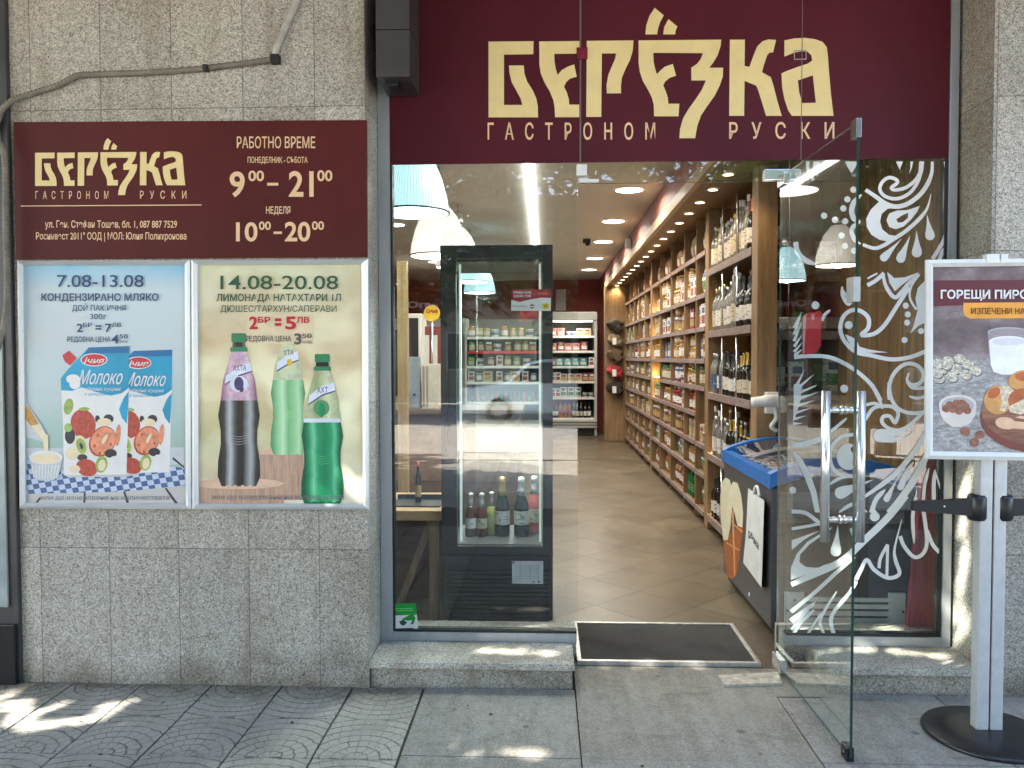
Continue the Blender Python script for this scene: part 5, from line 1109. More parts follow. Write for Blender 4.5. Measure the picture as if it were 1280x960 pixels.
for ri, z in enumerate(PZ):
    zt = ([2.76] + PZ)[ri] - .04
    for ci in range(len(DY) - 1):
        if (z, ci) in ((.985, 0), (1.235, 4)): continue
        kind = pool[ri][rg.randrange(len(pool[ri]))]; kind2 = pool[ri][rg.randrange(len(pool[ri]))]
        if ri == 8: kind = pool[8][[3, 0, 1, 2, 1, 3, 2, 5, 2, 5][ci]]
        if ri == 0 and ci in (2, 3, 5, 8): kind = 'orange snack packet'
        if ri == 0 and ci == 9: continue
        me, wd, h, nm = proto(kind)
        spec = KINDS[kind][0]
        k = min(1.2, max(.7, (zt - z) * .82 / h)) if (zt - z) < h * 1.6 or h < .12 else 1.15
        if h < .13: k = min(1.3, (zt - z) * .46 / h)
        y = DY[ci] + ww(ci, 0) + .02 + wd * k * .5; end = DY[ci + 1] - ww(ci + 1, 0) - wd * k * .5; i = 0
        far = ci > 5
        rotb = R(90)
        while y < end:
            kk = k * rg.uniform(.95, 1.05)
            put(kind, (XS + .075 + rg.uniform(-.012, .012), y, z + .001), '%s %s from the street, %s pigeonhole row, %s column' % (ORD[i], kind, RN[ri], ORD[ci]), (rotb + rg.uniform(-.15, .15)) if not isinstance(spec, str) else rg.uniform(0, 6), kk)
            if h < .13 and ci < 8: put(kind, (XS + .08 + rg.uniform(-.012, .012), y, z + .002 + h * kk), 'upper layer %s %s from the street, %s pigeonhole row, %s column' % (ORD[i], kind, RN[ri], ORD[ci]), rg.uniform(0, 6) if isinstance(spec, str) else rotb + rg.uniform(-.1, .1), kk)
            y += wd * k * 1.03 + rg.uniform(.0, .012); i += 1
            if i == 3 and kind2 != kind and ri not in (0, 8):
                kind = kind2; me, wd, h, nm = proto(kind); spec = KINDS[kind][0]; k = min(1.4, (zt - z) * .74 / h); y += wd * k * .15
# end column with hanging goods
col = thing('oak_column', 'plain oak column at the far end of the pigeonhole shelving', 'column', (1.2, 10.7, 0))
q = MB(); q.box(1.06, 1.42, 10.60, 10.88, ZF, 2.758, bev=.006); q.build('column_body', M_OAK, col)
M_HAT = M('fur_hat', (.035, .028, .022), .9, var=.5, scale=60, bump=.6)
def lump(q, c, s, seed, mi=0):
    rn = random.Random(seed); bm = bmesh.new(); bmesh.ops.create_icosphere(bm, subdivisions=3, radius=1)
    for v in bm.verts:
        d = 1 + .16 * math.sin(v.co.x * 4 + seed) * math.cos(v.co.z * 5 + seed * 2) + rn.uniform(-.03, .03); v.co = Vector((c[0] + v.co.x * s[0] * d, c[1] + v.co.y * s[1] * d, c[2] + v.co.z * s[2] * d))
    bm.verts.index_update(); q.add([v.co.copy() for v in bm.verts], [[v.index for v in f.verts] for f in bm.faces], mi, True); bm.free()
for i, (z, sx, m_, lb) in enumerate([(2.07, .15, M_HAT, 'black fur hat hanging uppermost on the oak column'), (1.82, .13, M('canvas_bag', (.20, .15, .10), .8, var=.4, scale=30, bump=.4), 'tan cloth bag with white tag hanging on the oak column'), (1.56, .14, M('brown_fur', (.13, .08, .05), .9, var=.5, scale=50, bump=.6), 'brown fur hat hanging mid height on the oak column'), (1.27, .15, M('red_knit', (.30, .03, .03), .85, var=.6, scale=20, bump=.5), 'red patterned mitten bundle hanging on the oak column'), (.98, .15, M_HAT, 'black felt slippers hanging lowest on the oak column')]):
    t = thing('hanging_hat' if i not in (1, 3, 4) else ['', 'hanging_bag', '', 'hanging_mitten', 'hanging_slipper'][i], lb, ['hat', 'bag', 'hat', 'mitten', 'slipper'][i], (1.2, 10.5, z))
    q = MB(); lump(q, (1.22, 10.50, z), (sx, .09, .10), i * 3 + 1); lump(q, (1.28, 10.48, z - .07), (sx * .6, .08, .08), i * 3 + 2); q.build('fur_body' if i in (0, 2) else 'cloth_body', m_, t)
    q = MB(); q.cyl((1.22, 10.59, z + .12), (1.22, 10.50, z + .06), .005, 6); q.build('hook', M_STEEL, t)
    if i in (1, 3, 4):
        q = MB(); q.box(1.17, 1.24, 10.36, 10.365, z - .10, z + .02, bev=.002); q.build('tag', M_PAPER, t)

# end unit beside the bottle rack, facing the street
eu = thing('end_shelf', 'shelf unit facing the street behind the ornamented window', 'shelf unit', (1.75, 1.9, 0))
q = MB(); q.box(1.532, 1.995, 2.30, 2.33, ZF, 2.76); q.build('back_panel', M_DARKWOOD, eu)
for i, z in enumerate((2.05, 1.66, 1.26, .70)):
    q = MB(); q.box(1.532, 1.995, 1.86, 2.298, z - .028, z, bev=.002); o = q.build('shelf', M_OAKX, eu); q = MB(); q.box(1.532, 1.995, 1.842, 1.858, z - .045, z + .012, bev=.002); q.build('price_rail', M_GREYWOOD, o)
    ks = [['white grain packet', 'white tub'], ['white tub', 'green tea carton', 'olive pickle jar', 'white carton', 'green soda bottle'], ['clear spirit bottle', 'white carton', 'green soda bottle', 'white grain packet', 'clear spirit bottle'], ['cream biscuit carton', 'brown spread jar']][i]
    x = 1.59; j = 0
    while x < 1.96:
        kind = ks[j % len(ks)]; wd = proto(kind)[1]
        put(kind, (x, 1.93, z + .001), '%s %s from the left on the %s shelf facing the street' % (ORD[j], kind, ORD[i]), rg.uniform(-.2, .2), 1.15); x += wd * 1.2 + .015; j += 1
# oak boarding on the right side wall, seen through the ornaments
ob = thing('oak_boarding', 'upright oak boards lining the right side wall behind the ornaments', 'wall panel', (1.96, 1.2, 0))
wk = NT('knotty_oak'); p = wk.geo(); vv = wk.mapping(p, (10, 10, 1.0)); a_ = wk.noise(vv, 2.0, 6.0, .6); kn = wk.n('TexVoronoi'); wk.set(kn.inputs['Vector'], wk.mapping(p, (3.2, 3.2, 2.0))); kn.inputs['Scale'].default_value = 1.3
cc_ = wk.ramp(a_, [(.3, (.10, .055, .02)), (.5, (.17, .10, .04)), (.7, (.26, .165, .075))]); cc_ = wk.mix(wk.ramp(kn.outputs['Distance'], [(.05, (.9, .9, .9)), (.13, (0, 0, 0))]), cc_, (.05, .025, .012)); wk.base(cc_); wk.rough(.5); wk.bump(a_, .2, .003)
for i in range(9):
    y0 = .42 + i * .16
    q = MB(); q.box(1.955, 1.99, y0 + .002, y0 + .158, .16, 2.9, bev=.003); q.build('board', wk.m, ob)
rb = MB(); rb.add([(1.80, .44, .16), (1.94, .44, .16), (1.94, .47, .16), (1.80, .47, .16), (1.87, .44, 1.02), (1.945, .44, 1.02), (1.945, .47, 1.02), (1.87, .47, 1.02)], [(0, 1, 2, 3), (4, 5, 6, 7), (0, 1, 5, 4), (1, 2, 6, 5), (2, 3, 7, 6), (3, 0, 4, 7)])
tag(rb.build('red_curtain', M('red_cloth', (.28, .035, .035), .7, var=.35, scale=14, stretch=(6, 1, .4), bump=.3)), 'dark red cloth strip standing inside the right window edge', 'curtain')

# red tag and white arm seen by the window
q = MB(); FT = planeY(YW - .0062)
q.flat([(1008, 391.5), (1026.5, 388.5), (1026, 432), (1020, 441), (1003.5, 443.5)], FT, 0, 0.002); q.flat([(1003.5, 396), (1008, 391.5), (1005, 443), (1003, 443.5)], FT, 1, 0.0024); q.flat([(1014, 393), (1018, 392.4), (1017.5, 400), (1014.5, 400.5)], FT, 1, 0.0026)
tag(q.build('red_tag', [M_REDTAG, M('pink_edge', (.62, .35, .36), .5)]), 'bright red paper tag stuck on the window beside the glass door', 'tag')
ar = thing('wall_bracket', 'white plastic arm holder screwed to the front post of the bottle rack', 'bracket', (1.46, 1.7, 1.2))
q = MB(); q.tube(spline([(1.34, 1.66, 1.205), (1.42, 1.66, 1.215), (1.50, 1.68, 1.215), (1.54, 1.70, 1.19), (1.54, 1.72, 1.15)], 6), [.034] * 6 + [.04] * 6 + [.045] * 6 + [.036] * 6 + [.02], 12); q.build('arm_body', M_WHITE, ar)
q = MB(); q.tube(spline([(1.49, 1.68, 1.18), (1.50, 1.68, 1.10), (1.47, 1.68, 1.05), (1.51, 1.69, 1.02)], 6), .014, 10); q.build('arm_lever', M_WHITE, ar)
q = MB(); q.box(1.45, 1.53, 1.72, 1.779, 1.13, 1.27, bev=.004); q.build('mounting_plate', M_WHITE, ar)
# ================================================================ CHEST FREEZER
FX0, FX1, FY0, FY1 = 1.165, 1.90, .60, 1.745
fz = thing('chest_freezer', 'grey chest freezer with blue rim and curved glass lid inside the doorway', 'freezer', (1.53, 1.2, ZF))
M_FZ = M('freezer_grey', (.055, .054, .056), .38, var=.1, scale=3)
M_FZB = M('freezer_blue', (.012, .13, .42), .32, var=.1, scale=5)
q = MB(); q.box(FX0 + .012, FX1 - .012, FY0 + .012, FY1 - .012, .085, .82, bev=.012); q.build('body', M_FZ, fz)
q = MB(); q.box(FX0 + .04, FX1 - .04, FY0 + .04, FY1 - .04, ZF + .02, .084); q.build('plinth', M_BLACK, fz)
def arch(x, h): return h + .085 * math.sin(PI * (x - FX0) / (FX1 - FX0)) ** .8
q = MB(); nx = 20
for (y0, y1) in ((FY0, FY0 + .07), (FY1 - .07, FY1)):
    poly = [(FX0 + (FX1 - FX0) * i / nx, arch(FX0 + (FX1 - FX0) * min(max(i / nx, .001), .999), .893)) for i in range(nx + 1)]
    poly += [(FX0 + (FX1 - FX0) * i / nx, arch(FX0 + (FX1 - FX0) * min(max(i / nx, .001), .999), .893) - .075 if 0 < i < nx else .815) for i in reversed(range(nx + 1))]
    q.prism(poly, lambda u, v, y=y0: Vector((u, y, v)), lambda u, v, y=y1: Vector((u, y, v)))
q.box(FX0, FX0 + .055, FY0 + .0705, FY1 - .0705, .815, .893, bev=.008); q.box(FX1 - .055, FX1, FY0 + .0705, FY1 - .0705, .815, .893, bev=.008)
q.build('rim', M_FZB, fz)
q = MB()
poly = [(FX0 + .03 + (FX1 - FX0 - .06) * i / nx, arch(FX0 + (FX1 - FX0) * i / nx * .96 + .02, .80)) for i in range(nx + 1)] + [(FX1 - .03, .815), (FX0 + .03, .815)]
q.prism(poly, lambda u, v: Vector((u, FY0 + .02, v)), lambda u, v: Vector((u, FY0 + .05, v))); q.prism(poly, lambda u, v: Vector((u, FY1 - .05, v)), lambda u, v: Vector((u, FY1 - .02, v))); q.build('end_panel', M_FZ, fz)
def lid(y0, y1, dz):
    q = MB(); nn = 14; vs = []
    for y in (y0, y1):
        for z_ in (0, .006):
            for i in range(nn + 1):
                x = FX0 + .06 + (FX1 - FX0 - .12) * i / nn; vs.append((x, y, arch(x, .868) + dz + z_))
    w_ = nn + 1; fs = []
    for i in range(nn): fs += [(i, i + 1, 2 * w_ + i + 1, 2 * w_ + i), (w_ + i, w_ + i + 1, 3 * w_ + i + 1, 3 * w_ + i), (i, i + 1, w_ + i + 1, w_ + i), (2 * w_ + i, 2 * w_ + i + 1, 3 * w_ + i + 1, 3 * w_ + i)]
    fs += [(0, w_, 3 * w_, 2 * w_), (nn, w_ + nn, 3 * w_ + nn, 2 * w_ + nn)]
    q.add(vs, fs, 0, False); return q
lid(FY0 + .09, 1.20, 0.0).build('glass_lid', M_DOORG, fz); lid(1.16, FY1 - .09, .012).build('glass_lid', M_DOORG, fz)
q = MB()
for y in (1.155, 1.205):
    c_ = [(FX0 + .06 + (FX1 - FX0 - .12) * i / 14, y, arch(FX0 + .06 + (FX1 - FX0 - .12) * i / 14, .885)) for i in range(15)]; q.tube(c_, .009, 6)
q.build('lid_rail', M('lid_rail_grey', (.22, .21, .22), .4), fz)
q = MB(); rn = random.Random(5)
FC = [M('frost_white', (.55, .56, .6), .5), M('frozen_violet', (.10, .09, .22), .45), M('frozen_blue', (.08, .16, .4), .45), M('frozen_tan', (.4, .28, .2), .5)]
q.box(FX0 + .06, FX1 - .06, FY0 + .08, FY1 - .08, .822, .835); q.build('inner_bin', FC[0], fz)
k = 0
for i in range(5):
    for j in range(7):
        cx, cy = FX0 + .13 + i * .115, FY0 + .16 + j * .14
        q = packet_mb(.12, .10, .035, 40 + i * 7 + j)
        Tm = Matrix.Translation((cx, cy, .855)) @ Matrix.Rotation(rn.uniform(-.5, .5), 4, 'Z') @ Matrix.Rotation(R(78), 4, 'X') @ Matrix.Translation((0, 0, -.05))
        q.v = [tuple(Tm @ Vector(v)) for v in q.v]
        o = q.build('ice_cream_pack', [FC[rn.randrange(1, 4)], FC[0], FC[rn.randrange(4)]]); tag(o, '%s frozen pack from the doorway in the %s row under the freezer lid' % (ORD[j], ORD[i]), 'frozen pack', 'frozen packs in the chest freezer')
M_VENT = M('vent_grey', (.50, .53, .51), .5, var=.08, scale=8)
q = MB()
va, vb = onY(981, 740, FY0), onY(1131, 795, FY0)
x0, x1, z0, z1 = va.x, vb.x, max(vb.z, .09), va.z
zs_ = [z0 + (z1 - z0) * t for t in (0, .10, .17, .30, .37, .49, .56, .68, .75, .86, 1.0)]
for i in range(10):
    if i % 2 == 0: q.box(x0, x1, FY0 - .004, FY0 + .010, zs_[i], zs_[i + 1])
    else: q.box(x0, x0 + .10, FY0 - .004, FY0 + .010, zs_[i], zs_[i + 1]); q.box(x1 - .085, x1, FY0 - .004, FY0 + .010, zs_[i], zs_[i + 1])
o = q.build('vent_panel', M_VENT, fz)
q = MB()
for x_, z_ in ((x0 + .012, (z0 + z1) / 2), (x1 - .012, (z0 + z1) / 2), (x0 + .05, z1 - .04), (x0 + .05, z1 - .08)):
    q.lathe([(.006, 0), (.006, .003)], 10, Matrix.Translation((x_, FY0 - .004, z_)) @ Matrix.Rotation(R(90), 4, 'X'))
q.build('screw', M_BLACK, o)
q = MB(); q.box(FX0 + .05, FX1 - .05, FY0 + .006, FY0 + .011, .64, .80); q.build('front_band', M('worn_band', (.16, .15, .15), .3, var=.4, scale=10, stretch=(.3, 1, 4)), fz)
# printed ice cream cone on the long side
FF = lambda u, v, off=0.0: onX(u, v, FX0 + .011 - off)
a = MB()
cz = lambda l: [(890 + x * .2292, 540 + y * .2292) for x, y in l]
a.flat(cz([(60, 580), (170, 500), (166, 560), (140, 770), (110, 805), (85, 790), (70, 700)]), FF, 0)
a.flat(cz([(45, 360), (55, 270), (75, 248), (98, 262), (105, 300), (110, 400), (100, 520), (85, 590), (62, 590), (48, 480)]), FF, 1); a.flat(cz([(100, 300), (115, 270), (140, 278), (160, 350), (170, 440), (166, 520), (140, 512), (122, 440), (108, 400)]), FF, 1)
for l in ([(108, 430), (118, 430), (128, 780), (120, 795)], [(80, 600), (150, 640), (150, 650), (80, 610)], [(120, 500), (168, 540), (166, 550), (120, 512)]): a.flat(cz(l), FF, 2)
a.build('ice_cream_picture', [M('cone_brown', S(148, 84, 42), .5, var=.25, scale=30), M('cone_cream', S(206, 198, 172), .5, var=.08, scale=20), M('cone_light', S(205, 138, 82), .5)], fz)
q = MB(); q.lathe([(.012, 0), (.012, .004)], 12, Matrix.Translation(onX(937, 743, FX0 + .011)) @ Matrix.Rotation(R(-90), 4, 'Y')); q.build('drain_cap', M_WHITE, fz)
# paper bag hung on the freezer side
bg2 = thing('paper_bag', 'white shop carrier bag hanging by its handle on the freezer side', 'bag', onX(944, 680, FX0))
FBG = lambda u, v, off=0.0: onX(u, v, FX0 - .022 - off)
bo = cz([(197, 305), (285, 375), (270, 850), (170, 712), (185, 560)])
q = MB(); a0 = [FBG(*p) for p in bo]; b0 = [FBG(*p, -.03) for p in bo]; q.prism(bo, lambda u, v: FBG(u, v), lambda u, v: FBG(u, v, -.030)); q.build('bag_body', M('bag_paper', (.62, .61, .59), .6, var=.08, scale=12, bump=.25), bg2)
hp = spline(cz([(228, 335), (238, 300), (250, 305), (258, 350)]), 6); q = MB(); q.tube([FBG(*p, .004) for p in hp], .008, 8); q.build('bag_handle', M_PAPER, bg2)
q = MB(); c0 = cz([(198, 545)])[0]; c1_ = cz([(255, 605)])[0]; text(q, 'рёзка', c0[0], c1_[0], c0[1] - 5, c0[1] + 5, FBG, 0, .04, off=.001, dy=c1_[1] - c0[1] + 4); q.build('bag_lettering', M_INK, bg2)

# ================================================================ GLASS FRIDGE
GX0, GX1, GY0, GY1 = onY(551, 500, .73).x, onY(691, 500, .73).x, .73, 1.36
GT = onY(620, 305, .73).z
fr = thing('display_fridge', 'tall black display fridge with glass sides holding bottles behind the shop window', 'fridge', ((GX0 + GX1) / 2, 1.05, ZF))
q = MB(); pw = .05
for x in (GX0, GX1 - pw):
    q.box(x, x + pw, GY1 - .05, GY1, .46, GT - .09, bev=.004)
q.box(GX0, GX1, GY0 + .045, GY1, GT - .09, GT, bev=.006); q.box(GX0, GX1, GY0 + .045, GY1, ZF + .04, .46, bev=.006); q.build('cabinet', M_BLKMET, fr)
q = MB(); dz0, dz1 = .43, GT - .005
q.box(GX0, GX0 + .085, GY0, GY0 + .042, dz0, dz1, bev=.004); q.box(GX1 - .055, GX1, GY0, GY0 + .042, dz0, dz1, bev=.004); q.box(GX0 + .0855, GX1 - .0555, GY0, GY0 + .042, dz1 - .07, dz1, bev=.004); q.box(GX0 + .0855, GX1 - .0555, GY0, GY0 + .042, dz0, dz0 + .045, bev=.004); o = q.build('door_frame', M_BLKMET, fr)
q = MB(); q.box(GX0 + .086, GX1 - .056, GY0 + .010, GY0 + .018, dz0 + .046, dz1 - .071); q.build('door_pane', glass('fridge_glass', (.96, .985, .97), 3.0), o)
q = MB(); q.box(GX0 + .02, GX0 + .04, GY0 - .04, GY0 - .02, 1.0, 1.5, bev=.005); q.box(GX0 + .02, GX0 + .04, GY0 - .021, GY0 - .0005, 1.02, 1.05); q.box(GX0 + .02, GX0 + .04, GY0 - .021, GY0 - .0005, 1.45, 1.48); q.build('door_handle', M_BLKMET, o)
for x in (GX0 + .003, GX1 - .011):
    q = MB(); q.box(x, x + .008, GY0 + .046, GY1 - .0505, .461, GT - .091); q.build('side_pane', M_GLASS, fr)
q = MB(); q.box(GX0 + pw + .001, GX1 - pw - .001, GY1 - .03, GY1 - .022, .461, GT - .091); q.build('rear_pane', M_GLASS, fr)
for x in (GX0 + .095, GX1 - .075):
    q = MB(); q.box(x, x + .012, GY0 + .055, GY0 + .067, .49, GT - .10); q.build('light_tube', emit('fridge_tube_%d' % (x > -.3), (.82, .95, .88), .07), fr)
lamp('fridge_lamp', fr, ((GX0 + GX1) / 2, GY0 + .16, GT - .13), 6.0, (.95, 1, .96), .3, 'AREA')
q = MB(); q.box(GX0 + .06, GX1 - .06, GY0 + .06, GY1 - .06, .461, .475); q.build('shelf', M('wire_shelf', (.09, .09, .09), .4, .5), fr)
q = MB()
for k in range(12):
    z = .06 + k * .024; q.box(GX0 + .03, GX1 - .02, GY0 + .02, GY0 + .044, z, z + .012, bev=.003)
q.build('vent_grille', M('grille_black', (.02, .02, .022), .35), fr)
q = MB(); q.box(GX0 + .004, GX1 - .004, GY0 + .02, GY0 + .044, .355, .42, bev=.004); q.build('lower_panel', M_BLKMET, fr)
FG = planeY(GY0 - .0008)
a = MB(); a.flat([(639.5, 361.5), (689, 361.5), (688.5, 388.5), (639, 388.5)], FG, 1)
a.flat([(639.2, 375), (650, 377.5), (662, 374.5), (676, 372), (688.7, 372.5), (688.5, 388.5), (639, 388.5)], FG, 0, .0006)
text(a, 'ПРИЕМАМЕ', 642, 664, 364, 367, FG, 0, .03, off=.0008); text(a, 'САМО ТУК', 642, 664, 368.5, 371.6, FG, 0, .03, off=.0008); text(a, 'БЕРЁЗКА', 672.5, 686.5, 365.3, 368.6, FG, 2, .03, off=.0008)
text(a, 'EtonPay', 641, 658.5, 381, 383.8, FG, 3, 0, off=.0009); a.ell(665, 383, 2.8, 2.9, FG, 1, 16, 0, .0009); a.flat([(662.6, 382.4), (667.4, 382.4), (667.4, 383.9), (662.6, 383.9)], FG, 0, .0011); a.flat([(678, 379.5), (686.5, 379.5), (686.5, 386), (678, 386)], FG, 4, .0009); a.flat([(680.5, 381), (684, 381), (684, 384.5), (680.5, 384.5)], FG, 5, .0011)
a.build('payment_sticker', [M_PAPER, M('sticker_crimson', S(150, 20, 40), .4), M('sticker_coral', S(225, 110, 90), .4), M_INK, M('sticker_yellow', S(225, 200, 60), .4), M('sticker_ochre', S(170, 140, 20), .4)], fr)
a = MB(); a.flat([(640, 701.3), (679, 701.3), (679, 730), (640, 729.5)], FG, 0)
for k in range(7): a.flat([(643, 707 + k * 2.6), (675, 707 + k * 2.6), (675, 707.5 + k * 2.6), (643, 707.5 + k * 2.6)], FG, 1, .0006)
for x_ in (650, 662, 672): a.flat([(x_, 704), (x_ + .5, 704), (x_ + .5, 725), (x_, 725)], FG, 1, .0007)
a.flat([(640.6, 702), (643, 702), (643, 704.5), (640.6, 704.5)], FG, 2, .0006); a.flat([(666, 726), (668, 726), (668, 728.5), (666, 728.5)], FG, 2, .0006); a.flat([(672, 726), (675, 726), (675, 728.5), (672, 728.5)], FG, 2, .0006)
a.build('energy_label', [M('label_paper', (.52, .53, .53), .6), PM[GY], M_INK], fr)
def fridge_bottle(name, kindkey, x, y, body, foil, label_m, h, lbl, prof):
    t = thing(name, lbl, 'bottle', (x, y, .476), 'bottles inside the black fridge'); Tm = Matrix.Translation((x, y, .476)) @ Matrix.Scale(h, 4)
    q = MB(); q.lathe([(a_, b_) for a_, b_ in prof if True], 24, Tm); q.build('glass_body', body, t)
    r = max(a_ for a_, b_ in prof)
    q = MB(); q.lathe([(r * 1.01, .20), (r * 1.012, .21), (r * 1.012, .42), (r * 1.01, .43)], 24, Tm, closed=False); q.build('paper_label', label_m, t)
    nk = [(a_ * 1.06 + .001, b_) for a_, b_ in prof if b_ > .66]; nk.append((.004, nk[-1][1] + .012))
    q = MB(); q.lathe(nk, 20, Tm); q.build('foil_neck', foil, t)
CH = [(.10, 0), (.122, .01), (.125, .04), (.125, .45), (.12, .52), (.095, .60), (.065, .68), (.05, .78), (.047, .88), (.056, .90), (.056, .94), (.047, .98)]
BE = [(.11, 0), (.127, .01), (.13, .03), (.13, .50), (.12, .58), (.08, .68), (.055, .80), (.05, .92), (.06, .94), (.06, .99)]
FOILG = M('gold_foil', (.62, .46, .12), .35, .6, var=.3, scale=60, bump=.3); FOILW = M('white_foil', (.70, .69, .65), .4, .2, var=.2, scale=60, bump=.3)
fridge_bottle('champagne_bottle', 0, -.245, 1.0, DK, FOILG, LW, .345, 'sparkling wine bottle with gold foil neck in the fridge', CH)
fridge_bottle('champagne_bottle', 0, -.135, 1.0, DK, FOILW, LW, .345, 'sparkling wine bottle with white foil neck in the fridge', CH)
fridge_bottle('beer_bottle', 0, -.425, .98, BRN, CAPS['silver'], LW, .25, 'leftmost small brown bottle with white label in the fridge', BE)
fridge_bottle('beer_bottle', 0, -.362, .98, gm('red_brown_glass', (.12, .025, .015), .1), CAPS['silver'], LC, .25, 'small red brown bottle with cream label in the fridge', BE)
fridge_bottle('cider_bottle', 0, -.308, 1.02, LIME, CAPS['silver'], gm('clear_label', (.40, .40, .2), .4), .25, 'small pale yellow bottle left of the gold foil bottle in the fridge', BE)
fridge_bottle('wine_bottle', 0, -.062, 1.08, ROSE, CAPS['white'], LC, .34, 'rose wine bottle at the right rear of the fridge', CH)

# ================================================================ BACK COOLER
BX0, BX1, BY = .03, .985, 11.55
bc_ = thing('wall_cooler', 'open white refrigerated wall cabinet with six lit shelves at the back', 'cooler', (.5, 12, ZF))
M_CW = M('cooler_white', (.48, .47, .43), .4, var=.05)
q = MB(); q.box(BX0, BX0 + .05, BY, 12.45, ZF, 2.33, bev=.006); q.box(BX1 - .05, BX1, BY, 12.45, ZF, 2.33, bev=.006); q.build('cabinet', M_CW, bc_)
q = MB(); q.box(BX0 + .051, BX1 - .051, 12.35, 12.44, ZF, 2.2); q.build('rear_lining', M('cooler_shade_lining', (.09, .085, .08), .5), bc_)  # dark colour paints the shaded gaps behind the goods into the lining
q = MB(); q.box(BX0, BX1, BY - .02, 12.45, 2.2, 2.36, bev=.02); q.build('canopy', M_CW, bc_)
q = MB(); q.box(BX0, BX1, BY - .05, BY + .2, .17, .33, bev=.02); o = q.build('bumper', M_CW, bc_); q = MB(); q.box(BX0, BX1, BY - .055, BY - .04, .22, .235); q.box(BX0, BX1, BY - .055, BY - .04, .27, .285); q.build('bumper_strip', M_DKGREY, o)
q = MB(); q.box(BX0 + .02, BX1 - .02, BY + .03, BY + .2, ZF, .169); q.build('kick_plate', M_BLACK, bc_)
CZ = [1.90, 1.615, 1.325, 1.04, .735, .345]
for z in CZ:
    q = MB(); q.box(BX0 + .051, BX1 - .051, BY + .08, 12.34, z - .02, z, bev=.003); o = q.build('shelf', M_CW, bc_); q = MB(); q.box(BX0 + .051, BX1 - .051, BY + .06, BY + .0795, z - .03, z + .012, bev=.003); q.build('price_rail', M('price_rail_white', (.72, .69, .62), .4), o)
q = MB(); q.box(BX0 + .08, BX1 - .08, BY + .10, BY + .13, 2.17, 2.198); q.build('light_tube', emit('cooler_tube', (1, .93, .85), .45), bc_)
lamp('cooler_lamp', bc_, ((BX0 + BX1) / 2, BY - .05, 2.15), 1.0, (1, .92, .82), .4, 'AREA', None, (R(35), 0, 0))
CK = [['pink sausage packet', 'white tub', 'cream biscuit carton'], ['pink sausage packet', 'red sweets packet', 'pink sausage packet'], ['brown nut packet', 'teal packet', 'teal packet', 'white carton'], ['white carton', 'cream biscuit carton', 'red chocolate carton'], ['white carton', 'white grain packet', 'white tub'], ['red capped wine bottle', 'amber soda bottle', 'dark wine bottle', 'black wine bottle']]
for i, z in enumerate(CZ):
    x = BX0 + .12; j = 0
    while x < BX1 - .09:
        kind = CK[i][min(len(CK[i]) - 1, int((x - BX0) / .95 * len(CK[i])))] if i != 1 else CK[1][j % 3]; me, wd, h, nm = proto(kind); sp_ = KINDS[kind][0]
        k = min(1.0, .21 / h) if i < 5 else .95
        put(kind, (x, BY + .16 + rg.uniform(-.01, .01), z + .001), '%s %s from the left on the %s shelf of the back cooler' % (ORD[j], kind, ORD[i]), rg.uniform(-.25, .25), k, 0, None, None); x += wd * k * .98 + rg.uniform(.0, .012); j += 1
nb = MB(); nb.box(.22, .42, 12.485, 12.495, 2.44, 2.86); tag(nb.build('notice_paper', M_PAPER), 'plain white notice sheet on the red back wall above the cooler', 'notice')
cm = thing('security_camera', 'tiny dark dome camera on the ceiling beside the third round light', 'camera', (.55, 7.0, 3.0)); q = MB(); q.box(.50, .60, 6.95, 7.05, 3.0, 3.048, bev=.01); q.build('camera_base', M_BLACK, cm); q = MB(); lump(q, (.56, 6.96, 2.985), (.035, .035, .03), 3); q.build('camera_dome', M_BLKMET, cm)
cm = thing('alarm_sensor', 'small white alarm sensor on the fascia above the wooden soffit', 'sensor', (1.06, 6.6, 2.94)); q = MB(); q.box(1.02, 1.08, 6.55, 6.65, 2.87, 3.0, bev=.012); q.build('sensor_case', M_WHITE, cm); q = MB(); q.box(1.012, 1.021, 6.57, 6.63, 2.89, 2.95); q.build('sensor_lens', M_PAPER, cm)

# ================================================================ LEFT SIDE OF THE SHOP
po = thing('counter_post', 'pale pine post standing behind the left window edge', 'post', (-1.03, 2.2, 0)); q = MB(); a_ = onY(497, 500, 2.2).x; b_ = onY(509, 500, 2.2).x; q.box(a_, b_, 2.2, 2.28, ZF, 2.2, bev=.004); q.build('post_body', wood('pine', (.42, .26, .11), (.58, .40, .20), 'Z'), po); q = MB(); q.box(a_ - .01, b_ + .01, 2.19, 2.29, ZF, .12, bev=.004); q.build('post_foot', M_OAKX, po)
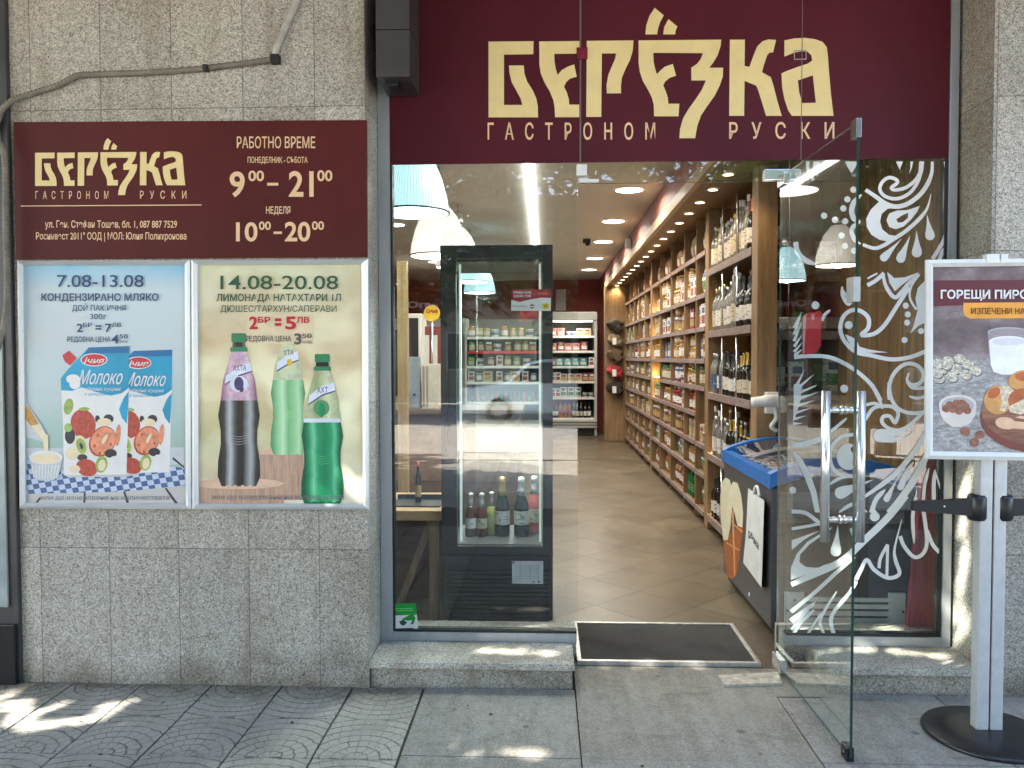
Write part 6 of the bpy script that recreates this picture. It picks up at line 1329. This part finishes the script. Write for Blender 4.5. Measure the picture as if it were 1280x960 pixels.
# low wooden bench behind the window with a bottle tray
lb_ = thing('wooden_bench', 'low pine display bench behind the window left of the fridge', 'bench', (-.78, 1.0, ZF))
bx0, bx1 = onY(489, 700, .85).x - .25, GX0 - .012
q = MB(); q.box(bx0, bx1, .80, 1.40, .60, .655, bev=.005); q.build('bench_top', wood('bench_pine', (.40, .26, .13), (.54, .38, .21), 'X'), lb_)
q = MB(); q.box(bx0 + .03, bx1 - .02, 1.30, 1.34, ZF, .598); q.build('back_board', wood('brown_board', (.13, .065, .03), (.19, .10, .045), 'X'), lb_)
for x in (bx0 + .03, bx1 - .07, bx0 + .20):
    q = MB(); q.box(x, x + .05, .83, .88, ZF, .599, bev=.003); q.build('leg', M_OAK, lb_)
q = MB(); q.add([Vector(v) for v in ((bx1 - .30, .90, .02), (bx1 - .26, .90, .02), (bx1 - .05, .90, .58), (bx1 - .09, .90, .58), (bx1 - .30, .93, .02), (bx1 - .26, .93, .02), (bx1 - .05, .93, .58), (bx1 - .09, .93, .58))], [(0, 1, 2, 3), (4, 5, 6, 7), (0, 1, 5, 4), (1, 2, 6, 5), (2, 3, 7, 6), (3, 0, 4, 7)]); q.build('brace', M_OAK, lb_)
tr_ = thing('bottle_tray', 'black tray on the low pine bench behind the window', 'tray', (bx1 - .16, 1.0, .656)); q = MB(); q.box(bx1 - .30, bx1 - .02, .90, 1.14, .656, .664, bev=.002); q.build('tray_base', M_BLACK, tr_); q = MB(); q.box(bx1 - .30, bx1 - .02, 1.12, 1.14, .6645, .69); q.build('tray_lip', M_BLACK, tr_)
put('tall dark bottle', (bx1 - .16, 1.02, .665), 'slim dark bottle standing on the black tray of the pine bench', 0, .62)
# white counter and deli things further in
ct = thing('sales_counter', 'brown sales counter behind the glass fridge', 'counter', (-.9, 3.4, 0))
q = MB(); q.box(-2.2, -.22, 3.2, 3.9, ZF, 1.02, bev=.01); q.build('counter_body', M('counter_brown', (.12, .07, .04), .5, var=.3, scale=3), ct); q = MB(); q.box(-2.23, -.19, 3.15, 3.93, 1.021, 1.06, bev=.008); q.build('counter_top', M('counter_top_brown', (.16, .10, .06), .4), ct)
for k in range(3): q = MB(); q.box(-1.9 + k * .56, -1.42 + k * .56, 3.19, 3.199, .45, .9, bev=.003); q.build('front_panel', M('counter_panel', (.20, .12, .07), .5, var=.3), ct)
def upright_box(name, cat, label, px0, px1, py0, py1, y, dp, mat, part, extra=None):
    a_, b_ = onY(px0, py1, y), onY(px1, py0, y); t = thing(name, label, cat, (a_.x, y, a_.z)); q = MB(); q.box(a_.x, b_.x, y, y + dp, a_.z, b_.z, bev=.006); q.build(part, mat, t)
    if extra: extra(t, a_, b_, y)
    return t
cz_ = lambda px, py: onY(px, py, 3.2)
zc_ = 1.061
def ex1(t, a_, b_, y): q = MB(); q.box(a_.x + .03, b_.x - .03, y - .006, y, a_.z + .05, b_.z - .04); q.build('dark_screen', M_BLACK, t)
def ex2(t, a_, b_, y):
    q = MB(); [q.box(a_.x + .01 + k * .03, a_.x + .025 + k * .03, y - .004, y, a_.z + .02, b_.z - .02) for k in range(2)]; q.build('panel_groove', M_GREYWALL, t)
def onct(name, cat, label, px0, px1, pytop, y, dp, mat, part, extra=None):
    a_, b_ = onY(px0, pytop, y), onY(px1, pytop, y); t = thing(name, label, cat, (a_.x, y, zc_)); q = MB(); q.box(a_.x, b_.x, y, y + dp, zc_, a_.z, bev=.006); q.build(part, mat, t)
    if extra: extra(t, Vector((a_.x, y, zc_)), Vector((b_.x, y, a_.z)), y)
onct('display_box', 'display box', 'tall narrow cream display box standing on the counter beside the fridge', 527, 548, 455, 3.25, .25, M('cream_box', (.62, .60, .52), .5), 'box_body', ex2)
onct('coffee_machine', 'coffee machine', 'white coffee machine with a dark front on the sales counter', 507, 527, 392, 3.55, .3, M_WHITE, 'machine_body', ex1)
onct('till_screen', 'till screen', 'pale blue grey till screen back on the counter by the pine post', 503, 525, 446, 3.3, .05, M('till_grey', (.30, .36, .42), .4), 'screen_body', lambda t, a_, b_, y: (lambda q: (q.lathe([(.012, 0), (.012, .004)], 12, Matrix.Translation((b_.x - .05, y - .001, a_.z + .12)) @ Matrix.Rotation(R(90), 4, 'X')), q.build('screen_button', M_NAVY, t)))(MB()))
sn = thing('price_sign', 'round yellow price sign with red lettering above the counter', 'sign', onY(539, 390, 3.7)); c_ = onY(540, 392, 3.7)
q = MB(); q.lathe([(.07, 0), (.075, .004), (.075, .012), (.07, .016)], 28, Matrix.Translation((c_.x, 3.70, c_.z)) @ Matrix.Rotation(R(90), 4, 'X')); q.build('sign_disc', M('sign_yellow', (.72, .50, .04), .5), sn); q = MB(); text(q, 'Цена', 533, 547, 386, 391, planeY(3.683), 0, .04, off=.001); q.build('sign_lettering', M_RED, sn); q = MB(); q.cyl((c_.x, 3.705, zc_), (c_.x, 3.705, c_.z - .06), .008, 8); q.build('sign_stem', M_STEEL, sn)
onct('gift_box', 'gift box', 'dark red gift box with white sides under the yellow price sign', 529, 552, 408, 3.75, .2, M('gift_red', (.20, .02, .02), .5), 'box_body', lambda t, a_, b_, y: [(lambda q: (q.box(a_.x + k * .075 + .005, a_.x + k * .075 + .055, y - .004, y - .0005, a_.z + .12, b_.z - .08), q.build('white_label', M_PAPER, t)))(MB()) for k in (0, 1)])
# deli cabinet at the back left; its solid letters imitate a window reflection
dc = thing('deli_cabinet', 'white deli cabinet with a painted lilac letter reflection below the red back wall', 'cabinet', (-1.9, 9, 0)); q = MB(); zt_ = onY(520, 398, 9).z; q.box(-2.9, -1.25, 9, 9.6, ZF, zt_, bev=.02); q.build('cabinet_body', M_CW, dc); q = MB(); q.box(-2.8, -1.32, 8.985, 9.0, .9, zt_ - .18); q.build('cabinet_glass', M_BLKMET, dc)
q = MB(); text(q, 'ЯОпъ', 495, 548, 377, 384.5, planeY(9.0), 0, .05, off=.03); 
o = q.build('reflection_lettering', M('lilac_reflection', (.42, .30, .42), .5), dc)
# back shelving with jars seen through the fridge
js = thing('jar_shelf', 'white shop shelving with jars seen through the fridge glass', 'shelf unit', (-.75, 9.3, 0))
JX0, JX1, JY = -1.22, -.06, 8.6
q = MB(); q.box(JX0, JX1, JY + .40, JY + .43, ZF, 2.1); q.build('back_panel', M('shelf_backing', (.10, .10, .09), .6), js)
for x in (JX0, JX1 - .03): q = MB(); q.box(x, x + .03, JY, JY + .399, ZF, 2.1); q.build('upright', M_CW, js)
JK = [['amber pickle jar', 'gold tin', 'gold tin', 'white tub'], ['brown spread jar', 'olive pickle jar', 'olive pickle jar', 'brown spread jar', 'white tub'], ['white carton', 'olive pickle jar', 'green tea carton', 'white tub', 'red tin'], ['white carton', 'silver fish tin', 'cream biscuit carton'], ['green soda bottle', 'amber soda bottle']]
for i, py in enumerate((421.5, 439.5, 458, 478, 503)):
    z = onY(620, py, JY).z; q = MB(); q.box(JX0 + .031, JX1 - .031, JY + .02, JY + .399, z - .02, z, bev=.003); o = q.build('shelf', M_CW, js); q = MB(); q.box(JX0 + .031, JX1 - .031, JY + .004, JY + .019, z - .03, z + .008, bev=.002); q.build('price_rail', M_WHITE if i != 1 else M_REDTAG, o)
    x = JX0 + .10; j = 0
    while x < JX1 - .09:
        kind = JK[i][(j + i) % len(JK[i])]; me, wd, h, nm = proto(kind); k = min(1.25, .17 / h); put(kind, (x, JY + .09, z + .001), '%s %s from the left on the %s white shelf behind the fridge' % (ORD[j], kind, ORD[i]), rg.uniform(-.2, .2), k); x += wd * k * 1.12 + rg.uniform(.0, .04); j += 1

# ================================================================ STREET BEHIND THE VIEWER (mirrored in the panes)
tt = thing('street_tree', 'broad leafy street tree shading the pavement before the shop', 'tree', (-3.4, -5.9, 0))
CC = Vector((-3.4, -4.9, 5.0))
q = MB(); q.tube(spline([(-3.4, -5.9, -.05), (-3.42, -5.88, 1.2), (-3.3, -5.7, 2.6), (-3.3, -5.3, 3.8), (-3.3, -5.0, 5.2)], 5), [.19 - .006 * i for i in range(21)], 12)
rn = random.Random(21)
for i in range(11):
    a_ = 2 * PI * i / 11; q.tube(spline([(-3.3, -5.5, 3.1 + .12 * i), (-3.3 + 1.4 * math.cos(a_), -5.2 + 1.1 * math.sin(a_), 4.2 + .08 * i), (-3.3 + 3.2 * math.cos(a_), -5.0 + 2.5 * math.sin(a_), 4.7 + .1 * (i % 4))], 5), [.07 - .005 * k for k in range(11)], 7)
q.build('trunk', M('bark', (.10, .075, .055), .9, var=.4, scale=14, stretch=(3, 3, .6), bump=.6), tt)
# gaps in the leaves through which the sun reaches the shopfront
SPOTS = []
def spot(P, r): SPOTS.append((Vector(P), r * .52))
for px, py, r in [(8, 884, .10), (25, 906, .12), (58, 884, .06), (72, 883, .05), (133, 884, .065), (118, 892, .05), (5, 870, .06), (40, 915, .06), (100, 905, .04), (330, 884, .03), (160, 878, .03), (590, 940, .035), (625, 938, .03), (668, 945, .05), (640, 950, .04), (560, 925, .03)]: spot(onZ(px, py, 0), r)
for px, py, r in [(585, 818, .045), (610, 812, .05), (650, 816, .06), (690, 818, .06), (705, 812, .05), (1050, 812, .05), (1075, 815, .05), (1100, 812, .06), (1010, 815, .05), (1130, 818, .05), (1170, 825, .05), (1190, 828, .06)]: spot(onZ(px, py, .122), r)
for px in range(735, 910, 22): spot(onZ(px, 829, .03), .035)
for py in (590, 615, 640, 660, 690, 712, 735, 760, 785): spot(onX(1203 - (py - 640) * .04, py, 1.935), .10)
for px in range(1000, 1165, 24): spot(onY(px, 797, YW + .12), .05)
for px in range(570, 720, 30): spot(onY(px, 794, YW + .12), .045)
for px, py in ((1160, 700), (1165, 760), (1158, 640)): spot(onY(px, py, YW + .16), .05)
def crown(name, c, half, n, seed, mats, size, holes=None):
    rn = random.Random(seed); q = MB()
    for i in range(n):
        while True:
            u = Vector((rn.uniform(-1, 1), rn.uniform(-1, 1), rn.uniform(-1, 1)))
            if u.x ** 2 * .6 + u.y ** 2 * .6 + u.z ** 2 < 1.15: break
        p = Vector((c[0] + u.x * half[0], c[1] + u.y * half[1], c[2] + u.z * half[2] + .35 * math.sin(u.x * 7) * math.cos(u.y * 6)))
        s = size * rn.uniform(.7, 1.3)
        if holes:
            bad = False
            for P, r in holes:
                d = p - P; d = d - SUN * d.dot(SUN)
                if d.length < r + s * .33: bad = True; break
            if bad: continue
        nrm_ = Vector((rn.gauss(0, .55), rn.gauss(0, .55), 1)).normalized(); t_ = nrm_.orthogonal().normalized(); t_ = (Matrix.Rotation(rn.uniform(0, 6.28), 3, nrm_) @ t_); b_ = nrm_.cross(t_)
        dv = nrm_ * s * .12
        q.add([p - t_ * s, p + b_ * s * .42 - t_ * s * .3 + dv, p + b_ * s * .34 + t_ * s * .4 + dv, p + t_ * s, p - b_ * s * .34 + t_ * s * .4 + dv, p - b_ * s * .42 - t_ * s * .3 + dv], [(0, 1, 2, 3), (0, 3, 4, 5)], rn.choice((0, 0, 1, 2)))
    return q
LV = []
for nm, c_ in (('leaf_green', (.055, .105, .02)), ('leaf_light', (.10, .16, .03)), ('leaf_dark', (.035, .07, .018))):
    n = NT(nm); n.base(n.ramp(n.noise(n.geo(), 3.0, 2.0), [(.3, tuple(v * .75 for v in c_)), (.7, c_)])); n.rough(.5)
    tl_ = n.n('BsdfTranslucent'); tl_.inputs[0].default_value = (*[v * 1.3 for v in c_], 1); ms_ = n.n('MixShader'); ms_.inputs[0].default_value = .3
    n.t.links.new(n.b.outputs[0], ms_.inputs[1]); n.t.links.new(tl_.outputs[0], ms_.inputs[2]); n.t.links.new(ms_.outputs[0], n.out.inputs[0]); LV.append(n.m)
crown('crown', CC, (4.2, 3.6, 1.15), 36000, 4, LV, .13, SPOTS).build('crown', LV, tt)
for i, (x, y, z, h) in enumerate(((5.2, -8.3, 5.0, 2.3), (-7.8, -8.6, 5.0, 2.4))):
    t = thing('street_tree', ['round leafy street tree by the kerb to the right of the shop', 'round leafy street tree by the kerb far to the left'][i], 'tree', (x, y, 0))
    q = MB(); q.tube(spline([(x, y, -.05), (x + .05, y, 1.5), (x - .05, y + .05, 3.2), (x, y, 5)], 5), [.16 - .006 * k for k in range(16)], 10); q.build('trunk', MATS['bark'], t)
    crown('crown', (x, y, z), (h, h, 1.7), 3500, 30 + i, LV, .17).build('crown', LV, t)
for i, x in enumerate((-13, -8.5, -4.2, 0.4, 5.0, 9.5, 14)):  # unseen tree row added to keep bright sky out of the pane reflections
    t = thing('sky_screen_tree', '%s tree from the left in the added screening row across the street' % ORD[i], 'tree', (x, -21.5, 0), 'added screening trees across the street')
    q = MB(); q.tube(spline([(x, -21.5, -.05), (x + .08, -21.5, 1.5), (x - .05, -21.45, 3.5), (x, -21.5, 6)], 5), [.18 - .007 * k for k in range(16)], 10); q.build('trunk', MATS['bark'], t)
    crown('crown', (x, -21.5, 6.0), (2.9, 2.4, 3.3), 2600, 60 + i, LV, .26).build('crown', LV, t)
# parked light blue car across the road
cr = thing('parked_car', 'pale blue parked car on the far side of the street', 'car', (.2, -15.6, -.11))
def at3(x, y, z): return Vector((x, y, z))
M_CAR = M('pale_blue_paint', (.60, .70, .78), .22, .1, var=.03, scale=2, coat=.6)
prof = [(-2.15, .25), (-2.2, .55), (-2.1, .78), (-1.2, .92), (-.65, 1.42), (-.2, 1.52), (1.1, 1.5), (1.75, 1.2), (2.1, .95), (2.15, .5), (2.1, .25)]
q = MB(); q.prism(prof, lambda u, v: Vector((u + .2, -16.45, v - .06)), lambda u, v: Vector((u + .2, -14.75, v - .06))); q.build('body', M_CAR, cr)
q = MB(); wp = [(-1.05, .95), (-.58, 1.38), (-.18, 1.45), (.35, 1.45), (.35, .95)]; wp2 = [(.42, .95), (.42, 1.45), (1.05, 1.44), (1.6, 1.18), (1.75, .98)]
for w_ in (wp, wp2):
    q = MB(); q.prism(w_, lambda u, v: Vector((u + .2, -14.748, v - .06)), lambda u, v: Vector((u + .2, -14.735, v - .06))); q.build('side_window', M('car_glass', (.02, .03, .035), .05), cr)
for x in (-1.3, 1.35):
    for y in (-14.85, -16.4):
        o = None; q = MB(); q.lathe([(.2, -.1), (.31, -.1), (.33, -.06), (.33, .06), (.31, .1), (.2, .1)], 24, Matrix.Translation((x + .2, y, .22)) @ Matrix.Rotation(R(90), 4, 'X')); o = q.build('wheel', M_BLACK, cr); q = MB(); q.lathe([(.03, -.105), (.2, -.108), (.21, .108), (.03, .105)], 18, Matrix.Translation((x + .2, y, .22)) @ Matrix.Rotation(R(90), 4, 'X')); q.build('rim', M_ALU, o)
for y in (-14.9, -16.3): q = MB(); q.box(-2.02, -1.93, y - .15, y + .1, .62, .74, bev=.02); q.build('headlight', M_WHITE, cr)
# building across the street
ab = thing('apartment_building', 'cream apartment block with rows of windows across the street', 'building', (0, -28, 0))
q = MB(); q.box(-16, 16, -34, -26.5, -.2, 7.2); q.build('wall', M('cream_render', (.45, .42, .36), .85, var=.12, scale=1.2), ab); q = MB(); q.box(-16.3, 16.3, -34.2, -26.2, 7.201, 7.6); q.build('roof', M_DKGREY, ab)
for f in range(2):
    for c_ in range(9):
        x = -14 + c_ * 3.4; z = 1.0 + f * 3.1; q = MB(); q.box(x, x + 1.5, -26.56, -26.49, z, z + 1.5, bev=.01); o = q.build('window', M_WHITE, ab); q = MB(); q.box(x + .08, x + 1.42, -26.50, -26.48, z + .08, z + 1.42); q.build('pane', MATS['car_glass'], o)
